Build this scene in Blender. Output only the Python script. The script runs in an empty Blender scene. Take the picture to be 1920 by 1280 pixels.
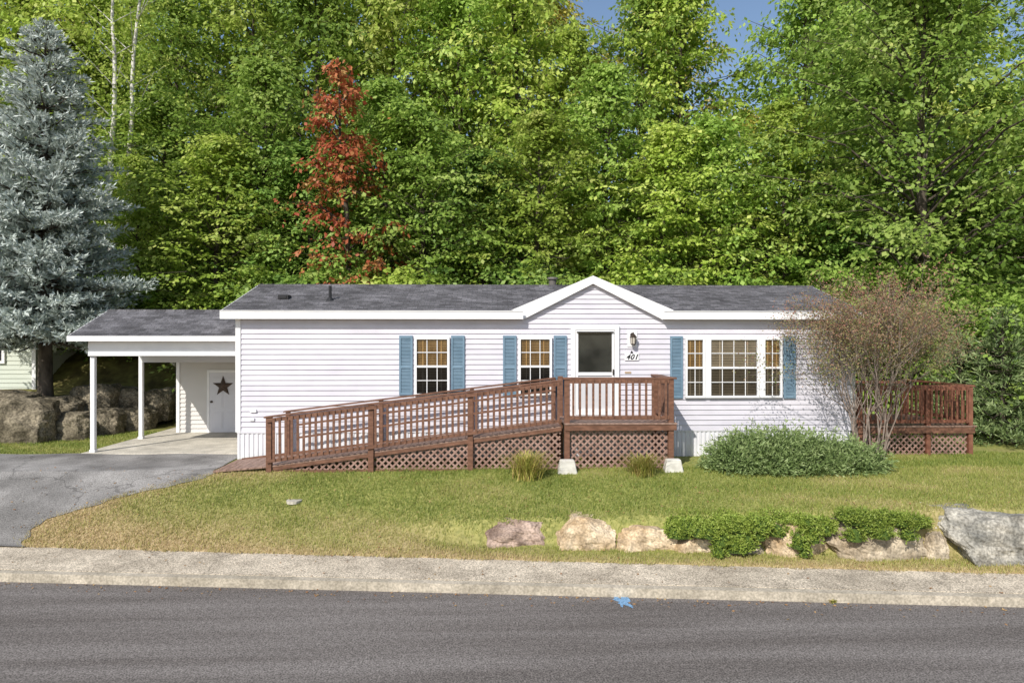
import bpy, math, random
import numpy as np
from mathutils import Vector, Matrix
random.seed(4); RNG=np.random.default_rng(4)
S=bpy.context.scene; COL=S.collection
R=math.radians
# ------------------------------------------------------------ camera geometry
CH=2.6; TH=R(2.0)
F=(math.sin(TH),math.cos(TH)); RT=(math.cos(TH),-math.sin(TH)); FP=1280.0
def ray(px,py):
    a=(px-960)/FP; return (F[0]+a*RT[0],F[1]+a*RT[1],(640-py)/FP)
def hy(px,py,Y):
    r=ray(px,py); t=Y/r[1]; return (t*r[0],CH+t*r[2])
def hz(px,py,Z):
    r=ray(px,py); t=(Z-CH)/r[2]; return (t*r[0],t*r[1])
def W(px,d):
    r=ray(px,640); return (d*r[0],d*r[1])
def zd(py,d): return CH+(640-py)/FP*d
# ------------------------------------------------------------ objects
def tag(o,label=None,cat=None,group=None,kind=None):
    if label:o['label']=label
    if cat:o['category']=cat
    if group:o['group']=group
    if kind:o['kind']=kind
    return o
def thing(name,label,cat,loc=(0,0,0),group=None):
    o=bpy.data.objects.new(name,None); COL.objects.link(o); o.location=loc; o.empty_display_size=.2
    return tag(o,label,cat,group)
def rootloc(p):
    while p.parent: p=p.parent
    return Vector(p.location)
class MB:
    def __init__(s): s.v=[]; s.f=[]
    def add(s,vs,fs):
        n=len(s.v); s.v+= [tuple(v) for v in vs]; s.f+=[tuple(i+n for i in f) for f in fs]; return s
    def box(s,x0,x1,y0,y1,z0,z1):
        return s.add([(x0,y0,z0),(x1,y0,z0),(x1,y1,z0),(x0,y1,z0),(x0,y0,z1),(x1,y0,z1),(x1,y1,z1),(x0,y1,z1)],
          [(0,3,2,1),(4,5,6,7),(0,1,5,4),(1,2,6,5),(2,3,7,6),(3,0,4,7)])
    def beam(s,p,q,w,h,up=(0,0,1)):
        p=Vector(p);q=Vector(q);d=(q-p).normalized();u=Vector(up)
        a=d.cross(u)
        if a.length<1e-4:a=d.cross(Vector((0,1,0)))
        a.normalize(); b=a.cross(d).normalized(); a=a*w/2;b=b*h/2
        vs=[p-a-b,p+a-b,p+a+b,p-a+b,q-a-b,q+a-b,q+a+b,q-a+b]
        return s.add(vs,[(0,3,2,1),(4,5,6,7),(0,1,5,4),(1,2,6,5),(2,3,7,6),(3,0,4,7)])
    def tube(s,p,q,r0,r1,n=6,cap=False):
        p=Vector(p);q=Vector(q);d=(q-p)
        if d.length<1e-5:return s
        d.normalize();a=d.orthogonal().normalized();b=d.cross(a)
        vs=[]
        for c,r in((p,r0),(q,r1)):
            for i in range(n):
                t=2*math.pi*i/n; vs.append(c+a*math.cos(t)*r+b*math.sin(t)*r)
        fs=[(i,(i+1)%n,n+(i+1)%n,n+i) for i in range(n)]
        if cap: fs+=[tuple(range(n-1,-1,-1)),tuple(range(n,2*n))]
        return s.add(vs,fs)
    def prism(s,pts,y0,y1):
        n=len(pts)
        vs=[(x,y0,z) for x,z in pts]+[(x,y1,z) for x,z in pts]
        return s.add(vs,[tuple(range(n)),tuple(range(2*n-1,n-1,-1))]+[((i+1)%n,i,n+i,n+(i+1)%n) for i in range(n)])
    def prismz(s,pts,z0,z1):
        n=len(pts)
        vs=[(x,y,z0) for x,y in pts]+[(x,y,z1) for x,y in pts]
        return s.add(vs,[tuple(range(n-1,-1,-1)),tuple(range(n,2*n))]+[(i,(i+1)%n,n+(i+1)%n,n+i) for i in range(n)])
    def build(s,name,mat,parent=None,smooth=False,bevel=0):
        me=bpy.data.meshes.new(name); L=rootloc(parent) if parent else Vector((0,0,0))
        me.from_pydata([(v[0]-L.x,v[1]-L.y,v[2]-L.z) for v in s.v],[],s.f); me.materials.append(mat)
        if smooth:
            me.polygons.foreach_set('use_smooth',[True]*len(me.polygons))
        me.update()
        o=bpy.data.objects.new(name,me); COL.objects.link(o)
        if parent:o.parent=parent
        if bevel:
            m=o.modifiers.new('b','BEVEL');m.width=bevel;m.segments=1;m.limit_method='ANGLE'
        return o
def quadmesh(name,V,mat,tint=None,k=4):
    N=len(V)//k
    me=bpy.data.meshes.new(name); me.vertices.add(len(V)); me.vertices.foreach_set('co',np.asarray(V,dtype=np.float32).ravel())
    me.loops.add(N*k); me.loops.foreach_set('vertex_index',np.arange(N*k,dtype=np.int32))
    me.polygons.add(N); me.polygons.foreach_set('loop_start',np.arange(0,N*k,k,dtype=np.int32))
    me.update(calc_edges=True)
    if tint is not None:
        a=me.attributes.new('tint','FLOAT','FACE'); a.data.foreach_set('value',np.asarray(tint,dtype=np.float32))
    me.materials.append(mat); return me
def nrm(a): return a/np.maximum(np.linalg.norm(a,axis=1,keepdims=True),1e-6)
def leafverts(C,T,Nn,L,Wd):
    T=nrm(T); B=nrm(np.cross(Nn,T)); L=L[:,None];Wd=Wd[:,None]
    V=np.stack([C,C+T*L*.5+B*Wd*.5,C+T*L,C+T*L*.5-B*Wd*.5],axis=1)
    return V.reshape(-1,3)
def link(name,me,parent=None):
    o=bpy.data.objects.new(name,me); COL.objects.link(o)
    if parent:o.parent=parent
    return o
# ------------------------------------------------------------ materials
def rgb(c): return (c[0],c[1],c[2],1)
def M(name,c1,c2=None,scale=4,rough=.75,bump=0,bscale=40,stretch=(1,1,1),spec=.3,lo=.35,hi=.65,speck=None,metal=0,bdist=.01,detail=5,patch=None,cracks=None):
    m=bpy.data.materials.new(name);m.use_nodes=True;nt=m.node_tree;N=nt.nodes;L=nt.links
    b=N['Principled BSDF'];b.inputs['Roughness'].default_value=rough;b.inputs['Specular IOR Level'].default_value=spec;b.inputs['Metallic'].default_value=metal
    b.inputs['Base Color'].default_value=rgb(c1)
    tc=N.new('ShaderNodeTexCoord');mp=N.new('ShaderNodeMapping');L.new(tc.outputs['Object'],mp.inputs[0]);mp.inputs['Scale'].default_value=stretch
    out=None
    def mul(out,sock):
        x=N.new('ShaderNodeMix');x.data_type='RGBA';x.blend_type='MULTIPLY';x.inputs[0].default_value=1
        L.new(out,x.inputs[6]);L.new(sock,x.inputs[7]);return x.outputs[2]
    if c2:
        n=N.new('ShaderNodeTexNoise');n.inputs['Scale'].default_value=scale;n.inputs['Detail'].default_value=detail;L.new(mp.outputs[0],n.inputs['Vector'])
        r=N.new('ShaderNodeValToRGB');r.color_ramp.elements[0].position=lo;r.color_ramp.elements[1].position=hi
        r.color_ramp.elements[0].color=rgb(c1);r.color_ramp.elements[1].color=rgb(c2);L.new(n.outputs['Fac'],r.inputs[0]);out=r.outputs[0]
    for sp in (speck,patch):
        if sp and out:
            n=N.new('ShaderNodeTexNoise');n.inputs['Scale'].default_value=sp[0];n.inputs['Detail'].default_value=3;L.new(tc.outputs['Object'],n.inputs['Vector'])
            r=N.new('ShaderNodeValToRGB');r.color_ramp.elements[0].position=.36;r.color_ramp.elements[1].position=.64
            a=1-sp[1];c=1+sp[1];r.color_ramp.elements[0].color=(a,a,a,1);r.color_ramp.elements[1].color=(c,c,c,1);L.new(n.outputs['Fac'],r.inputs[0])
            out=mul(out,r.outputs[0])
    if cracks and out:
        n=N.new('ShaderNodeTexNoise');n.inputs['Scale'].default_value=3;n.inputs['Detail'].default_value=5;L.new(tc.outputs['Object'],n.inputs['Vector'])
        vm=N.new('ShaderNodeVectorMath');vm.operation='MULTIPLY_ADD';L.new(n.outputs['Color'],vm.inputs[0]);vm.inputs[1].default_value=(.5,.5,.5);L.new(tc.outputs['Object'],vm.inputs[2])
        vo=N.new('ShaderNodeTexVoronoi');vo.feature='DISTANCE_TO_EDGE';vo.inputs['Scale'].default_value=cracks[0];L.new(vm.outputs[0],vo.inputs['Vector'])
        r=N.new('ShaderNodeValToRGB');r.color_ramp.elements[0].position=0;r.color_ramp.elements[1].position=cracks[1];c=cracks[2]
        r.color_ramp.elements[0].color=(c,c,c,1);r.color_ramp.elements[1].color=(1,1,1,1);L.new(vo.outputs['Distance'],r.inputs[0]);out=mul(out,r.outputs[0])
    if out:L.new(out,b.inputs['Base Color'])
    if bump:
        n=N.new('ShaderNodeTexNoise');n.inputs['Scale'].default_value=bscale;n.inputs['Detail'].default_value=4;L.new(mp.outputs[0],n.inputs['Vector'])
        q=N.new('ShaderNodeBump');q.inputs['Strength'].default_value=bump;q.inputs['Distance'].default_value=bdist;L.new(n.outputs['Fac'],q.inputs['Height']);L.new(q.outputs[0],b.inputs['Normal'])
    return m
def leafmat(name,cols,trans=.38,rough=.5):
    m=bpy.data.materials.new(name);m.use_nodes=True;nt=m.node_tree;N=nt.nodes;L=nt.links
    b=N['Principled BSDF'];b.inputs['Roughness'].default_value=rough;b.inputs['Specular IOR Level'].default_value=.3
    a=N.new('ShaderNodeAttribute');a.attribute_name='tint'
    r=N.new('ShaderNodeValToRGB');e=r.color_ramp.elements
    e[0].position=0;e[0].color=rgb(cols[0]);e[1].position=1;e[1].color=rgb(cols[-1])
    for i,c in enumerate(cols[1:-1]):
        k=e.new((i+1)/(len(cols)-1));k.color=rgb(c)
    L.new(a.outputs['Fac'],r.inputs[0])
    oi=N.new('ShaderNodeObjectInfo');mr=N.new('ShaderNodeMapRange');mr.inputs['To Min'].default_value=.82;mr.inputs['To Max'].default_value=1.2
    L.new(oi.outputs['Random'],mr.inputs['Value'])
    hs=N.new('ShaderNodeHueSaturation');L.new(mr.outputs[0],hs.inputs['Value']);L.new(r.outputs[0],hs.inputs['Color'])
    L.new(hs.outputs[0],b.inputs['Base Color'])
    if trans:
        t=N.new('ShaderNodeBsdfTranslucent');L.new(hs.outputs[0],t.inputs[0])
        mx=N.new('ShaderNodeMixShader');mx.inputs[0].default_value=trans;L.new(b.outputs[0],mx.inputs[1]);L.new(t.outputs[0],mx.inputs[2])
        L.new(mx.outputs[0],N['Material Output'].inputs[0])
    return m
def glassmat(name,tintc,refl=.12,rough=.03):
    m=bpy.data.materials.new(name);m.use_nodes=True;nt=m.node_tree;N=nt.nodes;L=nt.links
    t=N.new('ShaderNodeBsdfTransparent');t.inputs[0].default_value=rgb(tintc)
    g=N.new('ShaderNodeBsdfGlossy');g.inputs['Roughness'].default_value=rough
    mx=N.new('ShaderNodeMixShader');mx.inputs[0].default_value=refl
    L.new(t.outputs[0],mx.inputs[1]);L.new(g.outputs[0],mx.inputs[2]);L.new(mx.outputs[0],N['Material Output'].inputs[0]);return m
vinyl=M('vinyl_siding',(.535,.52,.575),(.60,.585,.635),scale=.8,rough=.55,stretch=(1,1,6),speck=(3,.03))
white=M('white_trim',(.78,.78,.78),(.72,.72,.73),scale=3,rough=.5)
skirtm=M('white_skirting',(.70,.70,.73),(.62,.62,.65),scale=2,rough=.5)
blue=M('blue_shutter',(.13,.21,.28),(.16,.245,.32),scale=5,rough=.6)
wood=M('brown_stained_wood',(.115,.055,.034),(.20,.10,.064),scale=6,rough=.6,bump=.3,bscale=30,stretch=(1,3,3))
woodlight=M('brown_decking',(.19,.12,.09),(.32,.21,.165),scale=5,rough=.6,stretch=(4,1,1))
lattm=M('brown_lattice',(.22,.13,.10),(.33,.215,.175),scale=5,rough=.7)
woodred=M('red_brown_wood',(.15,.06,.038),(.24,.105,.065),scale=6,rough=.6)
dark=M('dark_metal',(.02,.02,.022),rough=.5)
conc=M('light_concrete',(.42,.39,.33),(.56,.52,.44),scale=3,rough=.9,bump=.3,bscale=60,speck=(30,.14),patch=(1.2,.12))
bark=M('bark',(.035,.028,.02),(.11,.09,.07),scale=6,rough=.95,bump=.6,bscale=25,stretch=(1,1,.3))
birchm=M('birch_bark',(.24,.22,.19),(.62,.60,.56),scale=5,rough=.8,stretch=(1,1,2.5),lo=.33,hi=.5)
def shingle():
    m=M('shingles',(.085,.083,.090),(.13,.127,.138),scale=1.2,rough=.9,speck=(50,.38),patch=(5,.12))
    nt=m.node_tree;N=nt.nodes;L=nt.links;b=N['Principled BSDF'];src=b.inputs['Base Color'].links[0].from_socket
    tc=N.new('ShaderNodeTexCoord');br=N.new('ShaderNodeTexBrick');L.new(tc.outputs['Object'],br.inputs['Vector'])
    br.inputs['Scale'].default_value=1;br.inputs['Brick Width'].default_value=.24;br.inputs['Row Height'].default_value=.135
    br.inputs['Mortar Size'].default_value=.006;br.inputs['Color1'].default_value=(.7,.7,.7,1);br.inputs['Color2'].default_value=(1.4,1.4,1.4,1);br.inputs['Mortar'].default_value=(.5,.5,.5,1)
    x=N.new('ShaderNodeMix');x.data_type='RGBA';x.blend_type='MULTIPLY';x.inputs[0].default_value=1
    L.new(src,x.inputs[6]);L.new(br.outputs[0],x.inputs[7]);L.new(x.outputs[2],b.inputs['Base Color']);return m
shing=shingle()
# ------------------------------------------------------------ terrain
A0=hz(0,1090,-1.0);A1=hz(1920,1138,-1.0)
B0=hz(330,1031,-.86);B1=hz(1920,1074,-.86)
bR=(A1[1]-A0[1])/(A1[0]-A0[0]);aR=A0[1]-bR*A0[0]
bS=(B1[1]-B0[1])/(B1[0]-B0[0]);aS=B0[1]-bS*B0[0]
def yS(x): return aS+bS*np.clip(x,-40,40)
def yR(x): return aR+bR*np.clip(x,-40,40)
def sm(a,b,v):
    t=np.clip((v-a)/(b-a),0,1); return t*t*(3-2*t)
RL0=W(-60,17.9);RL1=W(325,22.3)
def gz(x,y):
    x=np.asarray(x,float);y=np.asarray(y,float);ys=yS(x)
    t=np.clip((y-ys)/(13.9-ys),0,1); zl=-.85+.85*(t*.75+.25*np.sin(t*math.pi/2))
    zt=-.43+.045*np.clip(x,0,8)
    u=y-ys
    zr=-.85+.04*np.clip(u/.5,0,1)+(zt+.81)*sm(.5,.75,u); zr=zr+(0-zt)*np.clip((u-.75)/(13.6-ys-.75),0,1)*(u>.75)
    w=sm(-1.9,-.35,x); z=zl*(1-w)+zr*w
    z=np.where(y<ys-.06,-1.12,z)
    z=np.where(y<1.2,-.98,z)
    hill=.42*np.clip(y-21.5,0,None); hill=np.where(hill>13,13+ (hill-13)*.02,hill)
    nx=-(RL1[1]-RL0[1]);ny=(RL1[0]-RL0[0]);n=math.hypot(nx,ny)
    dd=((x-RL0[0])*nx+(y-RL0[1])*ny)/n
    mask=sm(.1,.7,dd)*(1-sm(-9.3,-8.6,x))
    z=z+np.where(y>14,1,0)*mask*1.0
    z=z+hill*sm(21.5,24,y)
    z=z+.02*np.sin(x*1.7+y*2.3)*np.sin(y*1.9-x)*sm(0,.6,y-ys)
    return z
EP=[hz(452,862,0),hz(400,887,-.02),hz(300,906,-.13),hz(210,932,-.3),(hz(120,960,-.48)),hz(62,985,-.62),hz(40,1005,-.72),hz(62,1032,-.85)]
EP=sorted([(p[1],p[0]) for p in EP]); EY=[p[0] for p in EP];EX=[p[1] for p in EP]
def edge(y):
    y=np.asarray(y,float); return np.interp(y,EY,EX)+.05*np.sin(y*9)+.03*np.sin(y*23+1)
def garr(a,b,st): return list(np.arange(a,b,st))
xs=np.array([-400,-250,-150,-100,-70,-50,-40]+garr(-34,-15,.6)+garr(-15,15,.11)+garr(15,34,.6)+[40,50,70,100,150,250,400])
vs_=np.array([-300,-150,-60,-20,-5,0,2,5]+garr(8,13.4,.07)+garr(13.4,24,.2)+garr(24,60,.9)+[62,70,90,130,200,400,600])
X,V=np.meshgrid(xs,vs_)
Y=V+bS*np.clip(X,-40,40)*(1-sm(13,17,V))*sm(2,7,V)
Z=gz(X,Y)
def gridmesh(name,X,Y,Z,mat):
    ny,nx=X.shape;P=np.stack([X,Y,Z],-1).reshape(-1,3)
    i=np.arange(ny*nx).reshape(ny,nx);q=np.stack([i[:-1,:-1],i[:-1,1:],i[1:,1:],i[1:,:-1]],-1).reshape(-1)
    me=bpy.data.meshes.new(name);me.vertices.add(len(P));me.vertices.foreach_set('co',P.astype(np.float32).ravel())
    N=len(q)//4;me.loops.add(len(q));me.loops.foreach_set('vertex_index',q.astype(np.int32));me.polygons.add(N)
    me.polygons.foreach_set('loop_start',np.arange(0,len(q),4,dtype=np.int32));me.update(calc_edges=True)
    me.polygons.foreach_set('use_smooth',np.ones(N,dtype=bool));me.materials.append(mat);return me
def dryness(x,y):
    ys=yS(x); e=np.interp(y,EY,EX)
    d=.95*np.exp(-np.clip(y-ys,0,None)/.4)*np.where(x<1,1,.8)+.95*np.exp(-np.clip(x-e,0,None)/1.0)*(y<14)
    d+=.4*np.exp(-((x+5.5)/2.5)**2-((y-12)/.6)**2)
    d+=.35*np.clip(np.sin(x*1.3+2*np.sin(y*1.1))*np.sin(y*2.1+x*.5)+.3*np.sin(x*7+y*2)*np.sin(y*9+x)-.1,0,1)
    d+=.25*sm(3,9,x)*(y<13.8)
    return np.clip(d,0,1)
def groundmat():
    m=bpy.data.materials.new('ground_soil_and_turf');m.use_nodes=True;nt=m.node_tree;N=nt.nodes;L=nt.links;b=N['Principled BSDF']
    b.inputs['Roughness'].default_value=.95;b.inputs['Specular IOR Level'].default_value=.1
    tc=N.new('ShaderNodeTexCoord')
    def noise(s,c1,c2,lo=.35,hi=.65):
        n=N.new('ShaderNodeTexNoise');n.inputs['Scale'].default_value=s;n.inputs['Detail'].default_value=6;L.new(tc.outputs['Object'],n.inputs['Vector'])
        r=N.new('ShaderNodeValToRGB');r.color_ramp.elements[0].position=lo;r.color_ramp.elements[1].position=hi
        r.color_ramp.elements[0].color=rgb(c1);r.color_ramp.elements[1].color=rgb(c2);L.new(n.outputs['Fac'],r.inputs[0]);return r.outputs[0]
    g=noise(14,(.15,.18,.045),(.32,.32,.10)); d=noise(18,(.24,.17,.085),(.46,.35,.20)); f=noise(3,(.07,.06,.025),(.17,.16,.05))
    def at(n):
        a=N.new('ShaderNodeAttribute');a.attribute_name=n;return a.outputs['Fac']
    def mix(fac,a,c):
        x=N.new('ShaderNodeMix');x.data_type='RGBA';L.new(fac,x.inputs[0]);L.new(a,x.inputs[6]);L.new(c,x.inputs[7]);return x.outputs[2]
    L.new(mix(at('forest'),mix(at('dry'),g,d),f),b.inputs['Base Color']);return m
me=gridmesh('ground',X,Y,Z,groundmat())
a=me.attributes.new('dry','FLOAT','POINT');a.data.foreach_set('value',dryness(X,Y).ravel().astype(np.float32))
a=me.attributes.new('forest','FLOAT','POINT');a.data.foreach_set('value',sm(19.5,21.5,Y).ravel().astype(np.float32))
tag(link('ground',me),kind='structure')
asph=M('old_asphalt',(.16,.153,.145),(.28,.268,.255),scale=1.3,rough=.95,bump=.15,bscale=40,speck=(60,.36),spec=.1,patch=(.45,.26),cracks=(.5,.012,.6),detail=8)
def driveway():
    v=np.linspace(0,1,130);u=np.linspace(0,1,200)**.8
    Xa=np.zeros((len(v),len(u)));Ya=np.zeros_like(Xa)
    for j in range(len(v)):
        yb=yS(-8.0)-.1+v[j]*(16.05-yS(-8.0)+.1)
        e=edge(yb) if yb<14.1 else -5.56
        xx=-34+(e+34)*u
        Xa[j]=xx; Ya[j]=yS(xx)-.1+v[j]*(16.05-yS(xx)+.1)
    return Xa,Ya
Xa,Ya=driveway()
Za=gz(Xa,np.maximum(Ya,yS(Xa)-.03))+.016
tag(link('driveway',gridmesh('driveway',Xa,Ya,Za,asph)),kind='structure')
def strip(name,fa,fb,z0,z1,mat,n=60):
    xs=np.linspace(-70,70,n*2);mb=MB()
    for x in xs:
        mb.v+=[(x,fa(x),z0),(x,fa(x),z1),(x,fb(x),z1),(x,fb(x),z0)]
    for i in range(len(xs)-1):
        a=i*4;b=a+4
        for k in range(4): mb.f.append((a+k,b+k,b+(k+1)%4,a+(k+1)%4))
    return mb.build(name,mat)
walkm=M('aggregate_concrete',(.39,.335,.26),(.54,.47,.37),scale=1.0,rough=.95,bump=.3,bscale=60,speck=(55,.5),spec=.1,patch=(4,.1),cracks=(.35,.008,.7))
kerbm=M('kerb_concrete',(.34,.30,.235),(.48,.425,.34),scale=2,rough=.9,bump=.3,bscale=60,speck=(30,.22),spec=.1,patch=(6,.12))
roadm=M('dark_asphalt',(.132,.118,.109),(.19,.173,.162),scale=1.0,rough=.95,bump=.12,bscale=60,stretch=(.2,2.4,1),speck=(50,.5),spec=.08,patch=(14,.14))
tag(strip('sidewalk',lambda x:float(yR(x))+.152,lambda x:float(yS(x))+.02,-1.2,-.862,walkm),kind='structure')
tag(strip('kerb',lambda x:float(yR(x)),lambda x:float(yR(x))+.142,-1.2,-.868,kerbm),kind='structure')
tag(strip('road',lambda x:float(yR(x))-8.5,lambda x:float(yR(x))-.002,-1.19,-1.0,roadm),kind='structure')
slab=MB().box(-9.35,-5.56,16.0,21.2,-.2,.035).build('carport_slab',conc);tag(slab,kind='structure')
grassm=leafmat('grass_blades',[(.10,.155,.025),(.24,.28,.06),(.36,.35,.11),(.48,.38,.20)],.25)
def lawn():
    N=270000
    x=RNG.uniform(-11,13.5,N);v=RNG.random(N)
    y=yS(x)-.08+.03*np.sin(x*5)+.02*np.sin(x*17)+v*(15.6-yS(x))
    ok=(x>np.interp(y,EY,EX)-.03+.06*RNG.standard_normal(N)) & ~((y>14.0)&(x<8.4)&(x>-5.6))
    x2=RNG.uniform(-15,-9.4,30000);y2=RNG.uniform(16.15,20,30000)
    x=np.concatenate([x[ok],x2]);y=np.concatenate([y[ok],y2]);n=len(x)
    z=gz(x,np.maximum(y,yS(x)-.03))
    tuft=.5+.5*np.sin(x*3.1+np.sin(y*5))*np.sin(y*4.3+np.cos(x*2.2))
    h=RNG.uniform(.018,.05,n)*(1+.6*tuft);a=RNG.uniform(0,2*math.pi,n);w=RNG.uniform(.004,.009,n)
    dx=np.cos(a)*w;dy=np.sin(a)*w;lx=RNG.normal(0,.02,n);ly=RNG.normal(0,.02,n)
    V=np.stack([np.stack([x-dx,y-dy,z-.005],1),np.stack([x+dx,y+dy,z-.005],1),np.stack([x+lx,y+ly,z+h],1)],1).reshape(-1,3)
    t=.28+.7*dryness(x,y)+RNG.normal(0,.17,n)-.14*tuft+.05
    return quadmesh('lawn_grass',V,grassm,np.clip(t,0,1),3)
tag(link('lawn_grass',lawn()),'short mown grass, green with dry tan patches, on the bank before the house','grass',kind='stuff')
# ------------------------------------------------------------ siding helper
def siding(mb,o,u,n,fL,fR,z0,z1,c=.115,out=.024):
    o=Vector(o);u=Vector(u);n=Vector(n);k=max(1,round((z1-z0)/c));h=(z1-z0)/k
    for i in range(k):
        a=z0+i*h;b=a+h
        la,ra,lb,rb=fL(a),fR(a),fL(b),fR(b)
        if rb-lb<.005 and ra-la<.02:continue
        P=lambda s,z,d:(o+u*s+n*d+Vector((0,0,z)))
        mb.add([P(la,a,out),P(ra,a,out),P(rb,b,.003),P(lb,b,.003),P(la,a,.003),P(ra,a,.003)],[(0,1,2,3),(4,5,1,0)])
def cn(v): return lambda z:v
# ------------------------------------------------------------ HOUSE
YW=15.3
xL=hy(445,700,YW)[0];xR=hy(1600,700,YW)[0]
house=thing('manufactured_house','long single-storey lilac-white vinyl-sided home with grey shingle roof and small front gable','house',(xL,YW,0))
ZS=.6;ZE=3.12
xc=hy(1115,600,14.95)[0]
yE=15.08;zE=3.262;yG=YW+2.3;zG=4.04
slope=(zG-zE)/(yG-yE)
hb=1.87;gs=(zG-zE)/hb
mb=MB();siding(mb,(0,YW,0),(1,0,0),(0,-1,0),cn(xL),cn(xR),ZS,ZE)
siding(mb,(0,YW,0),(1,0,0),(0,-1,0),lambda z:xc-(zG-z)/gs,lambda z:xc+(zG-z)/gs,ZE+.0005,zG-.05)
siding(mb,(xL,0,0),(0,-1,0),(-1,0,0),cn(-(YW+4.6)),cn(-YW),ZS,ZE)
siding(mb,(xR,0,0),(0,1,0),(1,0,0),cn(YW),cn(YW+4.6),ZS,ZE)
siding(mb,(0,YW+4.6,0),(-1,0,0),(0,1,0),cn(-xR),cn(-xL),ZS,ZE)
siding(mb,(xR,0,0),(0,1,0),(1,0,0),lambda z:YW+(z-ZE)/slope,lambda z:YW+4.6-(z-ZE)/slope,ZE+.001,zG-.12)
siding(mb,(xL,0,0),(0,-1,0),(-1,0,0),lambda z:-(YW+4.6-(z-ZE)/slope),lambda z:-(YW+(z-ZE)/slope),ZE+.001,zG-.12)
mb.build('wall',vinyl,house)
MB().box(xL-.03,xL+.08,YW-.035,YW-.0,ZS,ZE).box(xL-.03,xL-.002,YW,YW+.08,ZS,ZE).build('corner_trim',white,house)
MB().box(xR-.08,xR+.03,YW-.035,YW,ZS,ZE).build('corner_trim',white,house)
mb=MB();x=xL
prof=[(0,.0),(.015,.018),(.055,.018),(.07,0)]
while x<xR-.1:
    for (a,da),(b,db) in zip(prof,prof[1:]+[(.1,0)]):
        mb.add([(x+a,YW-da,-.1),(x+b,YW-db,-.1),(x+b,YW-db,ZS),(x+a,YW-da,ZS)],[(0,1,2,3)])
    x+=.1
mb.box(xL,xR,YW-.03,YW-.0,ZS-.025,ZS-.002)
mb.box(xL,xL+.01,YW,YW+4.6,-.1,ZS);mb.box(xR-.01,xR,YW,YW+4.6,-.1,ZS)
mb.build('skirting',skirtm,house)
xe0=hy(414,590,yE)[0];xe1=hy(1620,590,yE)[0]
def slopecourses(mb,fx0,fx1,ya,za,yb,zb,c=.14,th=.014):
    L=math.hypot(yb-ya,zb-za);k=round(L/c)
    for i in range(k):
        t0=i/k;t1=(i+1)/k
        a=(ya+(yb-ya)*t0,za+(zb-za)*t0);b=(ya+(yb-ya)*t1,za+(zb-za)*t1)
        mb.add([(fx0(t0),a[0],a[1]+th),(fx1(t0),a[0],a[1]+th),(fx1(t1),b[0],b[1]+.001),(fx0(t1),b[0],b[1]+.001),(fx0(t0),a[0],a[1]),(fx1(t0),a[0],a[1])],[(0,1,2,3),(4,5,1,0)])
roofm=MB()
slopecourses(roofm,cn(xe0),lambda t:xc-hb*(1-t)+.12*min(1,t*4),yE,zE,yG,zG)
slopecourses(roofm,lambda t:xc+hb*(1-t)-.12*min(1,t*4),cn(xe1),yE,zE,yG,zG)
yB=2*yG-yE
slopecourses(roofm,cn(xe0),cn(xe1),yB,zE,yG,zG)
roofm.box(xe0,xe1,yG-.12,yG+.12,zG-.03,zG+.012)
yF=YW-.1
for s in(-1,1):
    a=Vector((xc+s*(hb+.02),yF,zE-.005));p=Vector((xc,yF,zG+.02));q=Vector((xc,yG,zG+.02));b=Vector((xc+s*(hb+.02),yF+.05,zE+.0))
    k=11
    for i in range(k):
        t0=i/k;t1=(i+1)/k
        A0_=a.lerp(p,t0);A1_=a.lerp(p,t1);B0_=b.lerp(q,t0);B1_=b.lerp(q,t1)
        up=Vector((0,0,.016))
        f=[A0_+up,B0_+up,B1_+up*.3,A1_+up*.3]
        roofm.add(f+[A0_,B0_],[(0,1,2,3),(0,4,5,1)])
roof=roofm.build('roof',shing,house)
gx0=xc-hb+.3;gx1=xc+hb-.3
for a,b in((xe0-.01,gx0),(gx1,xe1+.01)):
    mb=MB();mb.box(a,b,yE-.025,yE,zE-.17,zE+.004);mb.box(a,b,yE+.001,YW-.026,zE-.165,zE-.15);mb.box(a,b,yE-.04,yE-.026,zE,zE+.016)
    mb.build('eave_fascia',white,house)
MB().box(xe0-.01,xe1,yB,yB+.02,zE-.17,zE).build('eave_fascia',white,house)
mb=MB()
L_=[(xc-hb-.04,zE-.0),(xc,zG+.03),(xc+hb+.04,zE-.0),(xc+hb-.3,zE-.175),(xc,zG-.15),(xc-hb+.3,zE-.175)]
for (i,j,k,l) in((0,1,4,5),(1,2,3,4)):
    mb.prism([L_[i],L_[j],L_[k],L_[l]][::-1],yF-.025,yF)
mb.add([(L_[5][0],yF,L_[5][1]+.02),(L_[4][0],yF,L_[4][1]+.02),(L_[4][0],YW,L_[4][1]+.02),(L_[5][0],YW,L_[5][1]+.02)],[(0,1,2,3)])
mb.add([(L_[3][0],yF,L_[3][1]+.02),(L_[4][0],yF,L_[4][1]+.02),(L_[4][0],YW,L_[4][1]+.02),(L_[3][0],YW,L_[3][1]+.02)],[(0,1,2,3)])
mb.build('gable_rake',white,house)
for x,s in((xe0,-1),(xe1,1)):
    mb=MB()
    pts=[(yE,zE),(yG,zG),(yB,zE),(yB,zE-.15),(yG,zG-.15),(yE,zE-.15)]
    xa,xb=sorted((x+s*.004,x+s*.024))
    v=[(xa,a,b) for a,b in pts]+[(xb,a,b) for a,b in pts]
    mb.add(v,[(0,1,4,5),(1,2,3,4),(6,11,10,7),(7,10,9,8)]+[(i,6+i,6+(i+1)%6,(i+1)%6) for i in range(6)]);mb.build('rake_board',white,house)
def onroof(px,py):
    r=ray(px,py)
    t=(zE-slope*yE-CH)/(r[2]-slope*r[1]);return (t*r[0],t*r[1],CH+t*r[2])
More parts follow.
